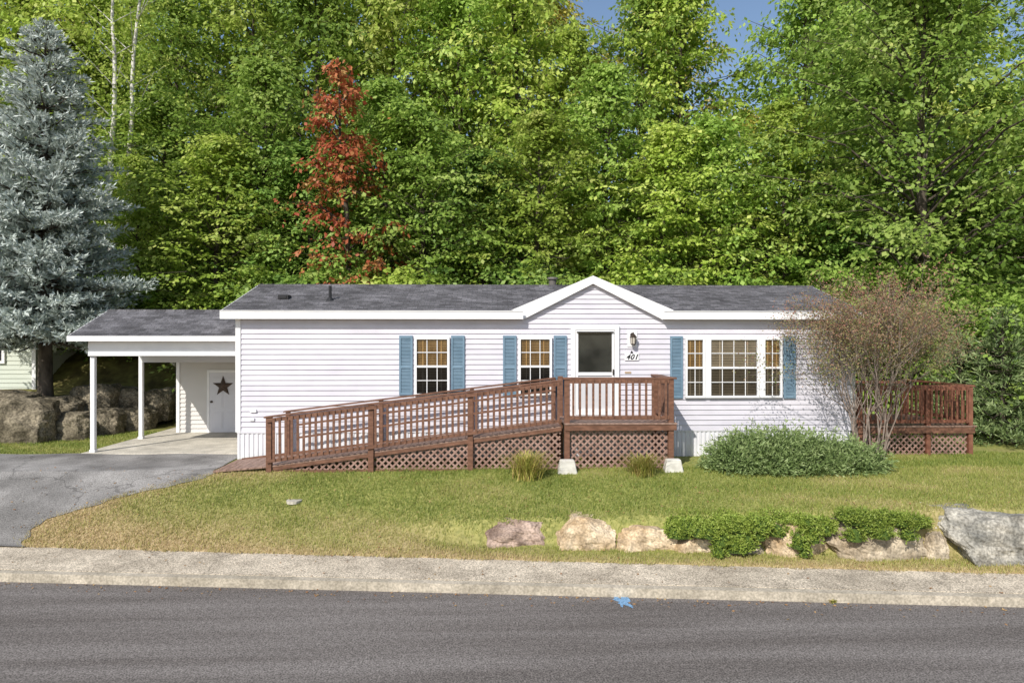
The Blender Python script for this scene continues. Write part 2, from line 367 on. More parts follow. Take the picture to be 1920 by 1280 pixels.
v=onroof(533,560);MB().box(v[0]-.12,v[0]+.12,v[1]-.1,v[1]+.15,v[2]-.02,v[2]+.09).box(v[0]-.08,v[0]+.08,v[1]-.115,v[1]-.1,v[2]+.0,v[2]+.07).build('roof_vent',dark,roof,bevel=.01)
v=onroof(619,563);MB().tube((v[0],v[1],v[2]-.05),(v[0],v[1],v[2]+.34),.035,.035,10,True).tube((v[0],v[1],v[2]-.02),(v[0],v[1],v[2]+.06),.11,.05,12).build('vent_pipe',dark,roof)
cx_,_=hy(1036,530,yG+.4);MB().tube((cx_,yG+.4,zG-.3),(cx_,yG+.4,zG+.2),.1,.1,14,True).tube((cx_,yG+.4,zG+.2),(cx_,yG+.4,zG+.25),.15,.13,14,True).build('chimney',M('flue_metal',(.12,.11,.1),rough=.5),roof)
# windows
glass_up=glassmat('window_glass',(.85,.83,.8),.05);glass_dn=glassmat('screened_glass',(.2,.21,.23),.03,.15);glass_sc=glassmat('lightly_screened_glass',(.5,.49,.47),.03,.1)
blindw=M('wooden_blind',(.36,.22,.08),(.48,.32,.14),scale=4,rough=.6,stretch=(3,1,1))
blindg=M('pale_blind',(.42,.36,.27),(.52,.45,.34),scale=4,rough=.6)
intm=M('dark_interior',(.03,.03,.035),rough=.8)
def unit(win,x0,x1,z0,z1,cols,lowglass,blind_up,blind_dn):
    zm=(z0+z1)/2;yb=YW-.026
    MB().box(x0,x1,yb-.003,yb,z0,z1).build('interior',intm,win)
    for (a,b,bm) in((zm,z1,blind_up),(z0,zm,blind_dn)):
        m=MB();z=a+.015
        while z<b-.02:
            m.add([(x0+.015,yb-.010,z),(x1-.015,yb-.010,z),(x1-.015,yb-.024,z+.027),(x0+.015,yb-.024,z+.027)],[(0,1,2,3)]);z+=.036
        for cx in (x0+.2*(x1-x0),x0+.8*(x1-x0)): m.box(cx-.012,cx+.012,yb-.028,yb-.025,a+.01,b-.01)
        m.build('blind',bm,win)
    MB().add([(x0,yb-.032,zm),(x1,yb-.032,zm),(x1,yb-.032,z1),(x0,yb-.032,z1)],[(0,1,2,3)]).build('upper_pane',glass_up,win)
    MB().add([(x0,yb-.034,z0),(x1,yb-.034,z0),(x1,yb-.034,zm),(x0,yb-.034,zm)],[(0,1,2,3)]).build('lower_pane',lowglass,win)
    g=MB();yg=yb-.036
    g.box(x0,x1,yg-.02,yg,zm-.022,zm+.022)
    for (a,b) in((zm+.022,z1),(z0,zm-.022)):
        for i in range(1,cols):
            x=x0+(x1-x0)*i/cols;g.box(x-.008,x+.008,yg-.008,yg,a,b)
        zz=(a+b)/2;g.box(x0,x1,yg-.009,yg-.001,zz-.008,zz+.008)
    return g
def frame(m,x0,x1,z0,z1,w=.05,d=.095):
    y0=YW-d;y1=YW-.0
    m.box(x0-w,x1+w,y0,y1,z1,z1+w);m.box(x0-w,x1+w,y0,y1,z0-w,z0);m.box(x0-w,x0,y0,y1,z0,z1);m.box(x1,x1+w,y0,y1,z0,z1)
def shutter(px0,px1,py0,py1,which):
    x0,z1=hy(px0,py0,YW);x1,z0=hy(px1,py1,YW)
    m=MB();y0=YW-.06;y1=YW-.012;w=.04
    m.box(x0,x0+w,y0,y1,z0,z1);m.box(x1-w,x1,y0,y1,z0,z1)
    zm=z0+(z1-z0)*.47
    for a,b in((z0,z0+.05),(zm-.025,zm+.025),(z1-.06,z1)):m.box(x0+w,x1-w,y0+.001,y1,a,b)
    for a,b in((z0+.05,zm-.025),(zm+.025,z1-.06)):
        z=a
        while z<b-.01:
            m.add([(x0+w,y0+.008,z),(x1-w,y0+.008,z),(x1-w,y0+.03,z+.03),(x0+w,y0+.03,z+.03)],[(0,1,2,3)]);z+=.031
    m.box(x0+w,x1-w,YW-.03,YW-.026,z0+.04,z1-.04)
    o=m.build('shutter',blue,house);o['label']=which
shutter(749,774,629,740,'blue louvred shutter left of the left window');shutter(846,871,629,740,'blue louvred shutter right of the left window')
shutter(943,968,629,742,'blue louvred shutter left of the window beside the door');shutter(1038,1062,629,742,'blue louvred shutter between window and door')
shutter(1256,1279,630,746,'blue louvred shutter left of the triple window');shutter(1468,1490,630,746,'blue louvred shutter right of the triple window, behind bare twigs')
for (p0,p1,q0,q1,lab) in((778,843,632,741,'left sash window with golden blind'),(972,1034,632,741,'sash window with golden blind beside the door')):
    x0,z1=hy(p0+4,q0+4,YW);x1,z0=hy(p1-4,q1-4,YW)
    f=MB();frame(f,x0,x1,z0,z1);win=f.build('window',white,house);win['label']=lab
    unit(win,x0,x1,z0,z1,3,glass_dn,blindw,blindg).build('grille',white,win)
f=MB();units=[(1287,1316,2),(1331,1417,4),(1432,1460,2)]
zs=[hy(1350,637,YW)[1],hy(1350,741,YW)[1]]
for a,b,c in units:
    x0=hy(a,700,YW)[0];x1=hy(b,700,YW)[0];frame(f,x0,x1,zs[1],zs[0],w=.048)
xa=hy(1316,700,YW)[0];xb=hy(1331,700,YW)[0];f.box(xa+.0485,xb-.0485,YW-.07,YW,zs[1]-.05,zs[0]+.05)
xa=hy(1417,700,YW)[0];xb=hy(1432,700,YW)[0];f.box(xa+.0485,xb-.0485,YW-.07,YW,zs[1]-.05,zs[0]+.05)
win=f.build('window',white,house);win['label']='wide triple window with pale blinds'
for a,b,c in units:
    x0=hy(a,700,YW)[0];x1=hy(b,700,YW)[0];unit(win,x0,x1,zs[1],zs[0],c,glass_sc,blindg if c==4 else blindw,blindg).build('grille',white,win)
# door
x0,z1=hy(1070,610,YW);x1,z0=hy(1160,780,YW);z0=.95
f=MB();w=.10;f.box(x0,x0+w,YW-.07,YW,z0,z1);f.box(x1-w,x1,YW-.07,YW,z0,z1);f.box(x0+w,x1-w,YW-.069,YW,z1-w,z1);f.box(x0,x1,YW-.1,YW,z0-.04,z0-.002)
f.build('door_frame',white,house)
dx0=x0+w+.008;dx1=x1-w-.008;dz1=z1-w-.008;dz0=z0+.01;zm=hy(1110,700,YW)[1]
f=MB();w=.055;f.box(dx0,dx0+w,YW-.06,YW-.026,dz0,dz1);f.box(dx1-w,dx1,YW-.06,YW-.026,dz0,dz1);f.box(dx0+w,dx1-w,YW-.059,YW-.026,dz1-w,dz1);f.box(dx0+w,dx1-w,YW-.059,YW-.026,zm-.04,zm+.03);f.box(dx0+w,dx1-w,YW-.059,YW-.026,dz0,dz0+.12)
door=f.build('door',white,house)
MB().box(dx0+w,dx1-w,YW-.032,YW-.028,zm,dz1-.05).build('interior',M('shadowed_hall',(.012,.014,.013),(.05,.05,.045),scale=2,rough=.8),door)
MB().box(dx0+w,dx1-w,YW-.032,YW-.028,dz0+.1,zm-.02).build('inner_door',M('inner_white_door',(.55,.55,.57),rough=.6),door)
MB().add([(dx0+w,YW-.045,zm),(dx1-w,YW-.045,zm),(dx1-w,YW-.045,dz1-w),(dx0+w,YW-.045,dz1-w)],[(0,1,2,3)]).build('upper_pane',glassmat('door_glass',(.8,.82,.8),.035,.02),door)
MB().box(dx1-w+.015,dx1-.015,YW-.09,YW-.061,zm-.03,zm+.1).box(dx1-w+.005,dx1-.03,YW-.11,YW-.09,zm+.02,zm+.045).build('handle',M('bronze',(.06,.045,.03),rough=.4,metal=.7),door)
MB().box(dx0+.02,dx1-.02,YW-.1,YW-.061,dz1-.05,dz1-.03).build('closer',dark,door)
lx,lz=hy(1185,636,YW)
bronze=M('dark_bronze',(.05,.035,.025),rough=.45,metal=.5)
l=MB();MB().box(lx-.11,lx+.11,YW-.034,YW-.012,lz-.17,lz+.2).build('lamp_plate',white,house)
l.tube((lx,YW-.03,lz+.1),(lx,YW-.14,lz+.12),.012,.012,8,True)
l.tube((lx,YW-.14,lz+.05),(lx,YW-.14,lz+.13),.085,.015,8,True);l.tube((lx,YW-.14,lz-.13),(lx,YW-.14,lz-.1),.04,.06,8,True)
l.tube((lx,YW-.14,lz+.13),(lx,YW-.14,lz+.16),.012,.012,6,True)
l.tube((lx,YW-.048,lz+.1),(lx,YW-.034,lz+.1),.05,.05,12,True)
for i in range(6):
    t=i*math.pi/3;l.tube((lx+.055*math.cos(t),YW-.14+.055*math.sin(t),lz-.1),(lx+.072*math.cos(t),YW-.14+.072*math.sin(t),lz+.05),.006,.006,4)
lan=l.build('wall_lantern',bronze,house)
MB().tube((lx,YW-.14,lz-.1),(lx,YW-.14,lz+.05),.048,.064,8,True).build('lamp_glass',M('milky_glass',(.5,.46,.4),rough=.2),lan)
sx,sz=hy(1184,669,YW)
sign=thing('house_number_sign','small white plaque reading 401 on the siding under the lantern','sign',(sx,YW-.026,sz))
MB().box(sx-.16,sx+.16,YW-.04,YW-.025,sz-.08,sz+.075).build('plaque',white,sign,bevel=.005)
MB().prism([(sx-.035,sz+.076),(sx+.035,sz+.076),(sx+.02,sz+.11),(sx,sz+.15),(sx-.02,sz+.11)],YW-.036,YW-.026).build('finial',dark,sign)
cu=bpy.data.curves.new('n','FONT');cu.body='401';cu.size=.165;cu.align_x='CENTER';cu.align_y='CENTER';cu.shear=.35;cu.extrude=.002;cu.space_character=1.12;cu.offset=.004
to=bpy.data.objects.new('n',cu);COL.objects.link(to);bpy.context.view_layer.update()
tm=bpy.data.meshes.new_from_object(to.evaluated_get(bpy.context.evaluated_depsgraph_get()));bpy.data.objects.remove(to)
tm.materials.clear();tm.materials.append(dark);no=link('digits',tm,sign);no.rotation_euler=(R(90),0,0);no.location=(0,-.0175,-.003)
for px,py,s in((476,770,.07),(474,786,.05)):
    x,z=hy(px,py,YW);MB().box(x-s,x+s,YW-.05,YW-.012,z-.035,z+.035).build('outlet_cover',white,house,bevel=.008)
x,z=hy(1177,698,YW);MB().box(x-.07,x+.07,YW-.034,YW-.012,z-.02,z+.02).build('letter_plate',M('tan_plastic',(.4,.3,.2),rough=.6),house)
# ------------------------------------------------------------ carport
cy=15.85;cxe,cze=hy(127,630,cy)
cyr=17.56;czr=3.39;csl=(czr-cze)/(cyr-cy)
cp=thing('carport','open carport with white posts and grey shingle roof on the left end of the house','carport',(cxe,cy,0))
m=MB();slopecourses(m,cn(cxe),cn(xL-.03),cy,cze,cyr,czr)
ybk=21.2;zbk=czr-csl*(ybk-cyr);slopecourses(m,cn(cxe),cn(xL-.03),ybk,zbk,cyr,czr)
m.box(cxe,xL-.03,cyr-.1,cyr+.1,czr-.03,czr+.012);croof=m.build('roof',shing,cp)
m=MB();m.box(cxe-.01,xL-.035,cy-.025,cy,cze-.115,cze+.004)
m.box(cxe,xL-.035,cy+.001,16.08,cze-.113,cze-.1)
m.build('fascia',white,cp)
m=MB();pts=[(cy,cze),(cyr,czr),(ybk,zbk),(ybk,zbk-.12),(cyr,czr-.12),(cy,cze-.12)]
v=[(cxe-.024,a,b) for a,b in pts]+[(cxe-.004,a,b) for a,b in pts]
m.add(v,[(0,1,4,5),(1,2,3,4),(6,11,10,7),(7,10,9,8)]+[(i,6+i,6+(i+1)%6,(i+1)%6) for i in range(6)]);m.build('rake_board',white,cp)
px0=-9.16;pY=16.18
m=MB();siding(m,(0,pY-.09,0),(1,0,0),(0,-1,0),cn(px0-.06),cn(xL-.035),2.27,2.62,.17);m.box(px0-.06,xL-.035,pY-.08,pY+.08,2.262,2.62)
m.build('front_beam',white,cp)
MB().box(px0-.05,px0+.05,pY+.081,19.58,2.25,2.6).build('side_beam',white,cp)
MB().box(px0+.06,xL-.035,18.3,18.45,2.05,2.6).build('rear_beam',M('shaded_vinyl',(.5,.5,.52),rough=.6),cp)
m=MB();m.add([(px0-.06,16.1,2.6),(px0-.06,19.55,2.6),(px0-.06,cyr,czr-.08)],[(0,1,2)]);m.build('gable_end',vinyl,cp)
MB().box(px0+.06,xL-.035,16.27,19.56,2.605,2.62).build('ceiling',white,cp)
for y in(pY,18.37):
    m=MB();m.box(px0-.05,px0+.05,y-.05,y+.05,.1,2.245);m.box(px0-.065,px0+.065,y-.065,y+.065,-.06,.099)
    p=m.build('post',white,cp,bevel=.008)
YS_=19.6;sx0=hy(333,700,YS_)[0]
shed=thing('storage_shed','white vinyl storage room at the back of the carport','shed',(sx0,YS_,0))
m=MB();siding(m,(0,YS_,0),(1,0,0),(0,-1,0),cn(sx0),cn(xL-.035),.03,2.59,c=.12,out=.03);siding(m,(sx0,0,0),(0,-1,0),(-1,0,0),cn(-21.1),cn(-YS_),.03,2.05)
m.add([(sx0,YS_,2.05),(sx0,YS_,2.6),(sx0,21.1,2.05)],[(0,1,2)])
m.box(sx0,xL-.035,21.05,21.1,.03,2.0)
m.build('wall',M('shed_siding',(.56,.54,.52),(.62,.6,.57),scale=.8,rough=.55),shed)
MB().box(sx0-.02,sx0+.07,YS_-.045,YS_,.03,2.59).build('corner_trim',white,shed)
dx0_=hy(394,700,YS_)[0];dx1_=dx0_+.86;dzt=hy(400,698,YS_)[1]
m=MB();w=.07;m.box(dx0_-w,dx0_,YS_-.05,YS_,.03,dzt+w);m.box(dx1_,dx1_+w,YS_-.05,YS_,.03,dzt+w);m.box(dx0_,dx1_,YS_-.049,YS_,dzt,dzt+w);m.build('door_frame',white,shed)
m=MB();m.box(dx0_,dx1_,YS_-.04,YS_-.005,.04,dzt)
for i in range(2):
    for (a,b) in((.12,.62),(.72,1.25),(1.35,dzt-.12)):
        xx=dx0_+.1+i*.38
        m.box(xx,xx+.28,YS_-.045,YS_-.0405,a,b);m.box(xx+.03,xx+.25,YS_-.051,YS_-.0455,a+.03,b-.03)
dd=m.build('door',M('white_door',(.62,.62,.66),rough=.5),shed,bevel=.003)
MB().tube((dx0_+.06,YS_-.09,.9),(dx0_+.06,YS_-.04,.9),.03,.03,10,True).build('door_knob',bronze,dd)
stx,stz=hy(418,724,YS_-.07)
star=thing('barn_star','dark brown five-pointed metal star hanging on the white shed door','star',(stx,YS_-.06,stz))
m=MB();pts=[];r0=.3
for i in range(10):
    t=math.pi/2+i*math.pi/5;r=r0 if i%2==0 else r0*.4;pts.append((stx+r*math.cos(t),YS_-.06,stz+r*math.sin(t)))
m.add(pts+[(stx,YS_-.12,stz),(stx,YS_-.062,stz)],[(i,10,(i+1)%10) for i in range(10)]+[(i,(i+1)%10,11) for i in range(10)]);m.build('star_body',M('rusty_tin',(.05,.035,.028),(.09,.06,.045),scale=9,rough=.6),star)
# ------------------------------------------------------------ ramp & deck
YF_=13.85;YBk=YW-.16
def lattice(x0,x1,zb,zt,y,parent,mat,sp=.112,w=.038,ux=None):
    if ux is None: ux=lambda s:(s,y)
    m=MB()
    for sgn,dy in((1,0),(-1,.007)):
        lo=min(zb(x0),zb(x1));hi=max(zt(x0),zt(x1));c=x0-(hi-lo)-.1
        while c<x1+(hi-lo)+.1:
            run=[];n=60;H=hi-lo
            for i in range(n+1):
                z=lo+H*i/n;s=c+(z-lo) if sgn>0 else c-(z-lo)
                ok=x0<=s<=x1 and zb(s)<=z<=zt(s)
                if ok:run.append((s,z))
                if (not ok or i==n) and run:
                    if len(run)>1:
                        a,b=run[0],run[-1];pa=ux(a[0]);pb=ux(b[0])
                        nrm_=Vector((0,1,0)) if abs(ux(1)[1]-ux(0)[1])<.01 else Vector((1,0,0))
                        m.beam(Vector((pa[0],pa[1],a[1]))+nrm_*dy,Vector((pb[0],pb[1],b[1]))+nrm_*dy,w,.008,up=nrm_)
                    run=[]
            c+=sp*1.25
    return m.build('lattice',mat,parent)
xr0,zt0=hy(504,781,YF_);xr1,zt1=hy(1058,712,YF_)
xs0,zs0=hy(504,873,YF_);xs1,zs1=hy(1058,797,YF_)
def lin(xa,za,xb,zb): return lambda x: za+(zb-za)*(x-xa)/(xb-xa)
topz=lin(xr0,zt0,xr1,zt1);flz=lin(xs0,zs0,xs1,zs1)
ramp=thing('wheelchair_ramp','long brown wooden access ramp with balustrade and lattice skirt rising to the front door','ramp',(xr0,YF_,0))
xtip=hz(392,888,0)[0]
postx=[hy(p,800,YF_)[0] for p in(505,696,882)]
for x in postx:MB().box(x-.055,x+.055,YF_-.055,YF_+.055,-.08,topz(x)-.012).build('post',wood,ramp,bevel=.006)
for x in postx+[xr1-.1]:
    MB().box(x-.045,x+.045,YBk-.045,YBk+.045,-.08,topz(x)-.03).build('post',wood,ramp,bevel=.006)
a=xr0-.08;b=xr1-.06
MB().beam((a,YF_,topz(a)),(b,YF_,topz(b)),.15,.032).build('handrail',wood,ramp,bevel=.004)
MB().beam((a,YBk,topz(a)-.02),(b,YBk,topz(b)-.02),.13,.03).build('handrail',wood,ramp)
MB().beam((a+.06,YF_-.075,topz(a)-.06),(b,YF_-.075,topz(b)-.06),.035,.075).build('upper_rail',wood,ramp)
MB().beam((a+.06,YF_-.075,flz(a)+.11),(b,YF_-.075,flz(b)+.11),.035,.06).build('bottom_rail',wood,ramp)
for h in(.36,.64):
    MB().beam((a+.3,YBk-.06,flz(a+.3)+h),(b,YBk-.06,flz(b)+h),.03,.042).build('back_rail',wood,ramp)
nb=49
for i in range(nb):
    x=xr0+.13+(xr1-xr0-.26)*i/(nb-1)
    if min(abs(x-p) for p in postx)<.075:continue
    MB().box(x-.024,x+.024,YF_-.115,YF_-.0935,flz(x)+.08,topz(x)-.03).build('baluster',wood,ramp)
m=MB();n=int((xr1-xtip)/.14)
def fz(x):
    if x>=xr0:return flz(x)
    return lin(xtip,.02,xr0,flz(xr0))(x)
for i in range(n):
    xa=xtip+(xr1-.06-xtip)*i/n;xb=xtip+(xr1-.06-xtip)*(i+1)/n-.008
    za,zb=fz(xa),fz(xb);y0=YF_-.02 if xa>xr0-.05 else YF_-.05;y1=YBk+.04
    m.add([(xa,y0,za),(xb,y0,zb),(xb,y1,zb),(xa,y1,za),(xa,y0,za-.03),(xb,y0,zb-.03),(xb,y1,zb-.03),(xa,y1,za-.03)],[(0,1,2,3),(0,4,5,1),(1,5,6,2),(3,7,4,0)])
m.build('ramp_floor',woodlight,ramp)
MB().beam((xr0,YF_+.005,flz(xr0)-.06),(xr1-.06,YF_+.005,flz(xr1-.06)-.06),.04,.085).build('stringer',wood,ramp)
MB().beam((xtip+.1,YBk,fz(xtip+.1)-.03),(xr1-.06,YBk,flz(xr1-.06)-.08),.04,.1).build('stringer',wood,ramp)
lattice(xr0+.06,xr1-.07,cn(.0),lambda s:flz(s)-.10,YF_+.03,ramp,lattm)
MB().box(xr0+.06,xr1-.07,YF_+.0,YF_+.02,-.04,.02).build('skirt_board',wood,ramp)
xd0=hy(1063,800,YF_)[0];xd1=hy(1262,800,YF_)[0];zD=hy(1150,792,YF_)[1]+.0;zTop=hy(1150,709,YF_)[1]
deck=thing('entry_deck','brown wooden landing deck with balustrade at the front door','deck',(xd0,YF_,0))
dposts=[(xd0,YF_),(xd1-.05,YF_),(xd0,YBk),(xd1-.05,YBk)]
for x,y in dposts:MB().box(x-.055,x+.055,y-.055,y+.055,-.08,zTop-.02).build('post',wood,deck,bevel=.006)
m=MB();n=11
for i in range(n):
    ya=YF_-.1+(YW-.03-YF_+.1)*i/n;m.box(xd0-.06,xd1+.06,ya,ya+(YW-.03-YF_+.1)/n-.008,zD-.03,zD)
m.build('decking',woodlight,deck)
MB().box(xd0-.05,xd1+.05,YF_-.085,YF_-.057,zD-.15,zD-.032).build('rim_board',wood,deck);MB().box(xd1+.02,xd1+.05,YF_-.056,YBk,zD-.15,zD-.032).build('rim_board',wood,deck)
MB().box(xd0-.08,xd1+.06,YF_-.075,YF_+.075,zTop-.018,zTop+.018).build('handrail',wood,deck,bevel=.004)
MB().box(xd1-.12,xd1+.03,YF_+.077,YW-.03,zTop-.018,zTop+.018).build('handrail',wood,deck)
for a,b in((zTop-.1,zTop-.02),(zD+.07,zD+.14)):
    MB().box(xd0+.05,xd1-.1,YF_-.075,YF_-.04,a,b).build('rail',wood,deck);MB().box(xd1-.065,xd1-.03,YF_+.06,YBk-.05,a,b).build('rail',wood,deck)
nb=15
for i in range(nb):
    x=xd0+.12+(xd1-xd0-.29)*i/(nb-1);MB().box(x-.022,x+.022,YF_-.1,YF_-.0755,zD+.07,zTop-.02).build('baluster',wood,deck)
for i in range(10):
    y=YF_+.15+(YBk-YF_-.3)*i/9;MB().box(xd1-.029,xd1+.005,y-.018,y+.018,zD+.07,zTop-.02).build('baluster',wood,deck)
lattice(xd0+.06,xd1-.11,cn(.0),cn(zD-.15),YF_+.02,deck,lattm)
lattice(YF_+.07,YBk,cn(.0),cn(zD-.15),0,deck,lattm,ux=lambda s:(xd1-.05,s))
MB().box(xd0+.06,xd1-.11,YF_-.01,YF_+.01,-.04,.03).build('skirt_board',wood,deck)
wc=M('white_concrete',(.5,.48,.43),(.66,.64,.58),scale=8,rough=.9,bump=.3)
for px,lab in((1063,'white concrete footing block at the ramp side of the landing deck'),(1261,'white concrete footing block at the far corner of the landing deck')):
    x,_=hy(px,870,YF_-.2);y=YF_-.24
    m=MB();a=.2;b=.14;m.add([(x-a,y-a*.6,-.06),(x+a,y-a*.6,-.06),(x+a,y+a*.6,-.06),(x-a,y+a*.6,-.06),(x-b,y-b*.6,.24),(x+b,y-b*.6,.24),(x+b,y+b*.6,.24),(x-b,y+b*.6,.24)],[(0,3,2,1),(4,5,6,7),(0,1,5,4),(1,2,6,5),(2,3,7,6),(3,0,4,7)])
    tag(m.build('footing_block',wc,bevel=.015),lab,'block')
YD=15.3;x1=hy(1818,760,YD)[0];x0=xR+.04;zD2=hy(1750,797,YD)[1];zT2=hy(1750,723,YD)[1]
sd=thing('side_deck','red-brown wooden side deck with balustrade at the right end of the house','deck',(x0,YD,0))
for x,y in((x0+.1,YD),((x0+x1)/2+.35,YD),(x1,YD),(x1,YD+2.4)):
    MB().box(x-.05,x+.05,y-.05,y+.05,-.08,zT2-.02).build('post',woodred,sd,bevel=.005)
m=MB();n=17
for i in range(n):
    ya=YD-.1+2.6*i/n;m.box(x0,x1+.1,ya,ya+2.6/n-.008,zD2-.03,zD2)
m.build('decking',woodlight,sd)
MB().box(x0,x1+.07,YD-.085,YD-.055,zD2-.17,zD2-.032).build('rim_board',wood,sd);MB().box(x1+.052,x1+.08,YD-.05,YD+2.4,zD2-.17,zD2-.032).build('rim_board',wood,sd)
MB().box(x0,x1+.08,YD-.07,YD+.07,zT2-.018,zT2+.018).build('handrail',woodred,sd)
MB().box(x1-.07,x1+.07,YD+.072,YD+2.5,zT2-.018,zT2+.018).build('handrail',woodred,sd)
MB().box(x0,x1+.07,YD+2.38,YD+2.46,zT2-.09,zT2-.02).build('handrail',woodred,sd)
for a,b in((zT2-.1,zT2-.02),(zD2+.06,zD2+.14)):MB().box(x0,x1-.05,YD-.07,YD-.04,a,b).build('rail',woodred,sd)
MB().box(x1+.0,x1+.035,YD+.06,YD+2.4,zD2+.06,zD2+.14).build('rail',woodred,sd)
n=21
for i in range(n):
    x=x0+.2+(x1-x0-.32)*i/(n-1);MB().box(x-.019,x+.019,YD-.095,YD-.0705,zD2+.06,zT2-.02).build('baluster',woodred,sd)
for i in range(14):
    y=YD+.2+2.1*i/13;MB().box(x1-.017,x1+.017,y-.017,y+.017,zD2+.06,zT2-.02).build('baluster',woodred,sd)
for i in range(18):
    x=x0+.2+(x1-x0-.32)*i/17;MB().box(x-.017,x+.017,YD+2.4,YD+2.43,zD2+.06,zT2-.05).build('baluster',woodred,sd)
lattice(x0,x1-.06,cn(.0),cn(zD2-.17),YD+.01,sd,lattm)
# ------------------------------------------------------------ neighbour
NY=22.3;nx1=hy(67,680,NY)[0]
nb_=thing('neighbour_house','pale green sided house partly seen behind the spruce at the left edge','house',(nx1,NY,1.0))
pg=M('pale_green_siding',(.50,.54,.47),(.56,.59,.51),scale=1,rough=.6)
m=MB();siding(m,(0,NY,0),(1,0,0),(0,-1,0),cn(nx1-9),cn(nx1),1.0,3.7,.14);siding(m,(nx1,0,0),(0,1,0),(1,0,0),cn(NY),cn(NY+5.5),1.0,3.7,.14);m.box(nx1-9,nx1-.01,NY+5.4,NY+5.5,1,3.7);m.build('wall',pg,nb_)
m=MB();slopecourses(m,cn(nx1-9.4),cn(nx1+.3),NY-.4,3.65,NY+2.75,4.9);slopecourses(m,cn(nx1-9.4),cn(nx1+.3),NY+5.9,3.65,NY+2.75,4.9);m.build('roof',shing,nb_)
MB().box(nx1-9.4,nx1+.3,NY-.44,NY-.405,3.5,3.66).build('fascia',white,nb_);MB().box(nx1-.1,nx1+.02,NY-.04,NY-.01,1,3.6).build('corner_trim',white,nb_)
wx=hy(-20,680,NY)[0];m=MB();m.box(wx-.5,wx+.52,NY-.08,NY,1.9,3.1);w_=m.build('window',white,nb_);MB().box(wx-.4,wx+.42,NY-.10,NY-.085,2.0,3.0).build('pane',intm,w_)
# ------------------------------------------------------------ rocks
rk=dict(rough=.95,bump=.9,bscale=8,bdist=.03,detail=10,spec=.1)
rockm={'brown':M('brown_rock',(.20,.14,.11),(.42,.32,.26),scale=2.2,speck=(28,.28),patch=(6,.22),**rk),
'tan':M('tan_rock',(.33,.23,.13),(.60,.49,.35),scale=2.2,speck=(28,.25),patch=(6,.22),**rk),
'mix':M('grey_tan_rock',(.24,.19,.13),(.48,.41,.31),scale=2.0,speck=(28,.28),patch=(6,.22),**rk),
'grey':M('grey_rock',(.17,.165,.145),(.44,.41,.35),scale=1.8,speck=(24,.33),patch=(5,.25),**rk),
'shade':M('shaded_brown_boulder',(.07,.06,.04),(.21,.18,.13),scale=1.8,speck=(20,.33),patch=(5,.3),**rk)}  # brown boulders darkened: the shade under the trees is put into the colour
from mathutils import noise as mn
import bmesh
def rock(name,c,dim,mat,seed,label,group=None,tilt=0):
    bm=bmesh.new();bmesh.ops.create_cube(bm,size=2)
    bmesh.ops.subdivide_edges(bm,edges=bm.edges,cuts=17,use_grid_fill=True)
    rr=random.Random(seed);planes=[]
    for i in range(8):
        n=Vector((rr.choice((-1,1))*rr.uniform(.3,1),rr.uniform(-.9,.2),rr.uniform(-.2,.9))).normalized();planes.append((n,rr.uniform(.98,1.22)))
    o=Vector((seed*3.1,seed*1.7,0))
    kx=rr.uniform(-.14,.14);kz=rr.uniform(-.12,.12)
    for v in bm.verts:
        p=v.co.copy();q=p.normalized()
        p=p*.93+q*.10
        for n,d in planes:
            k=p.dot(n)-d
            if k>0:p-=n*k*.97
        p.x+=kx*p.z;p.z+=kz*p.x;p.y+=.12*p.z
        nn=p.normalized()
        p+=nn*(mn.noise(p*1.1+o)*.12+mn.noise(p*3.1+o)*.09+mn.noise(p*8+o)*.045+mn.noise(p*17+o)*.02)
        v.co=p
    lo=[min(v.co[i] for v in bm.verts) for i in range(3)];hi=[max(v.co[i] for v in bm.verts) for i in range(3)]
    for v in bm.verts: v.co=Vector([((v.co[i]-lo[i])/(hi[i]-lo[i])-.5)*dim[i] for i in range(3)])
    me=bpy.data.meshes.new(name);bm.to_mesh(me);bm.free();me.materials.append(rockm[mat])
    ob=link(name,me);ob.location=c;ob.rotation_euler=(0,tilt,rr.uniform(-.06,.06));return tag(ob,label,'rock',group)
def dS(px):return 11.35-(px-330)*(1.17/1590)
G='rocks edging the front bank'
for i,(p0,p1,q0,q1,dd_,mt,dp,lab) in enumerate([
 (909,1050,979,1034,.40,'brown',.9,'brown-purple rock at the left end of the rock edging'),
 (1040,1154,974,1046,.34,'tan',.8,'ochre rock second from the left in the rock edging'),
 (1146,1268,988,1050,.36,'tan',.8,'pale tan rock just left of the green creeping mat'),
 (1256,1347,1000,1058,.34,'tan',.6,'low tan rock under the widest creeping mat'),
 (1334,1440,1004,1058,.34,'mix',.6,'low grey rock almost covered by the widest creeping mat'),
 (1425,1550,984,1060,.31,'tan',.7,'tan rock between the creeping mats'),
 (1540,1757,980,1064,.27,'mix',.75,'long grey-tan slab of rock under the right creeping mat'),
 (1735,1775,964,994,.6,'grey',.4,'small flat grey stone beside the biggest boulder'),
 (1750,2000,964,1076,.2,'grey',1.2,'biggest pale grey boulder at the right edge by the sidewalk'),
 (1556,1583,960,985,.7,'grey',.3,'small pointed grey stone between two creeping mats'),
 (1728,1768,1000,1060,.36,'mix',.5,'narrow grey stone wedged beside the biggest boulder')]):
    d=dS((p0+p1)/2)+dd_
    za,zb=zd(q0,d+.05),zd(q1,d)-.12;w=(p1-p0)/FP*d
    x,y=W((p0+p1)/2,d+dp*.5)
    rock('rock',(x,y,(za+zb)/2),(w*1.05,dp,(za-zb)),mt,i+3,lab,G)
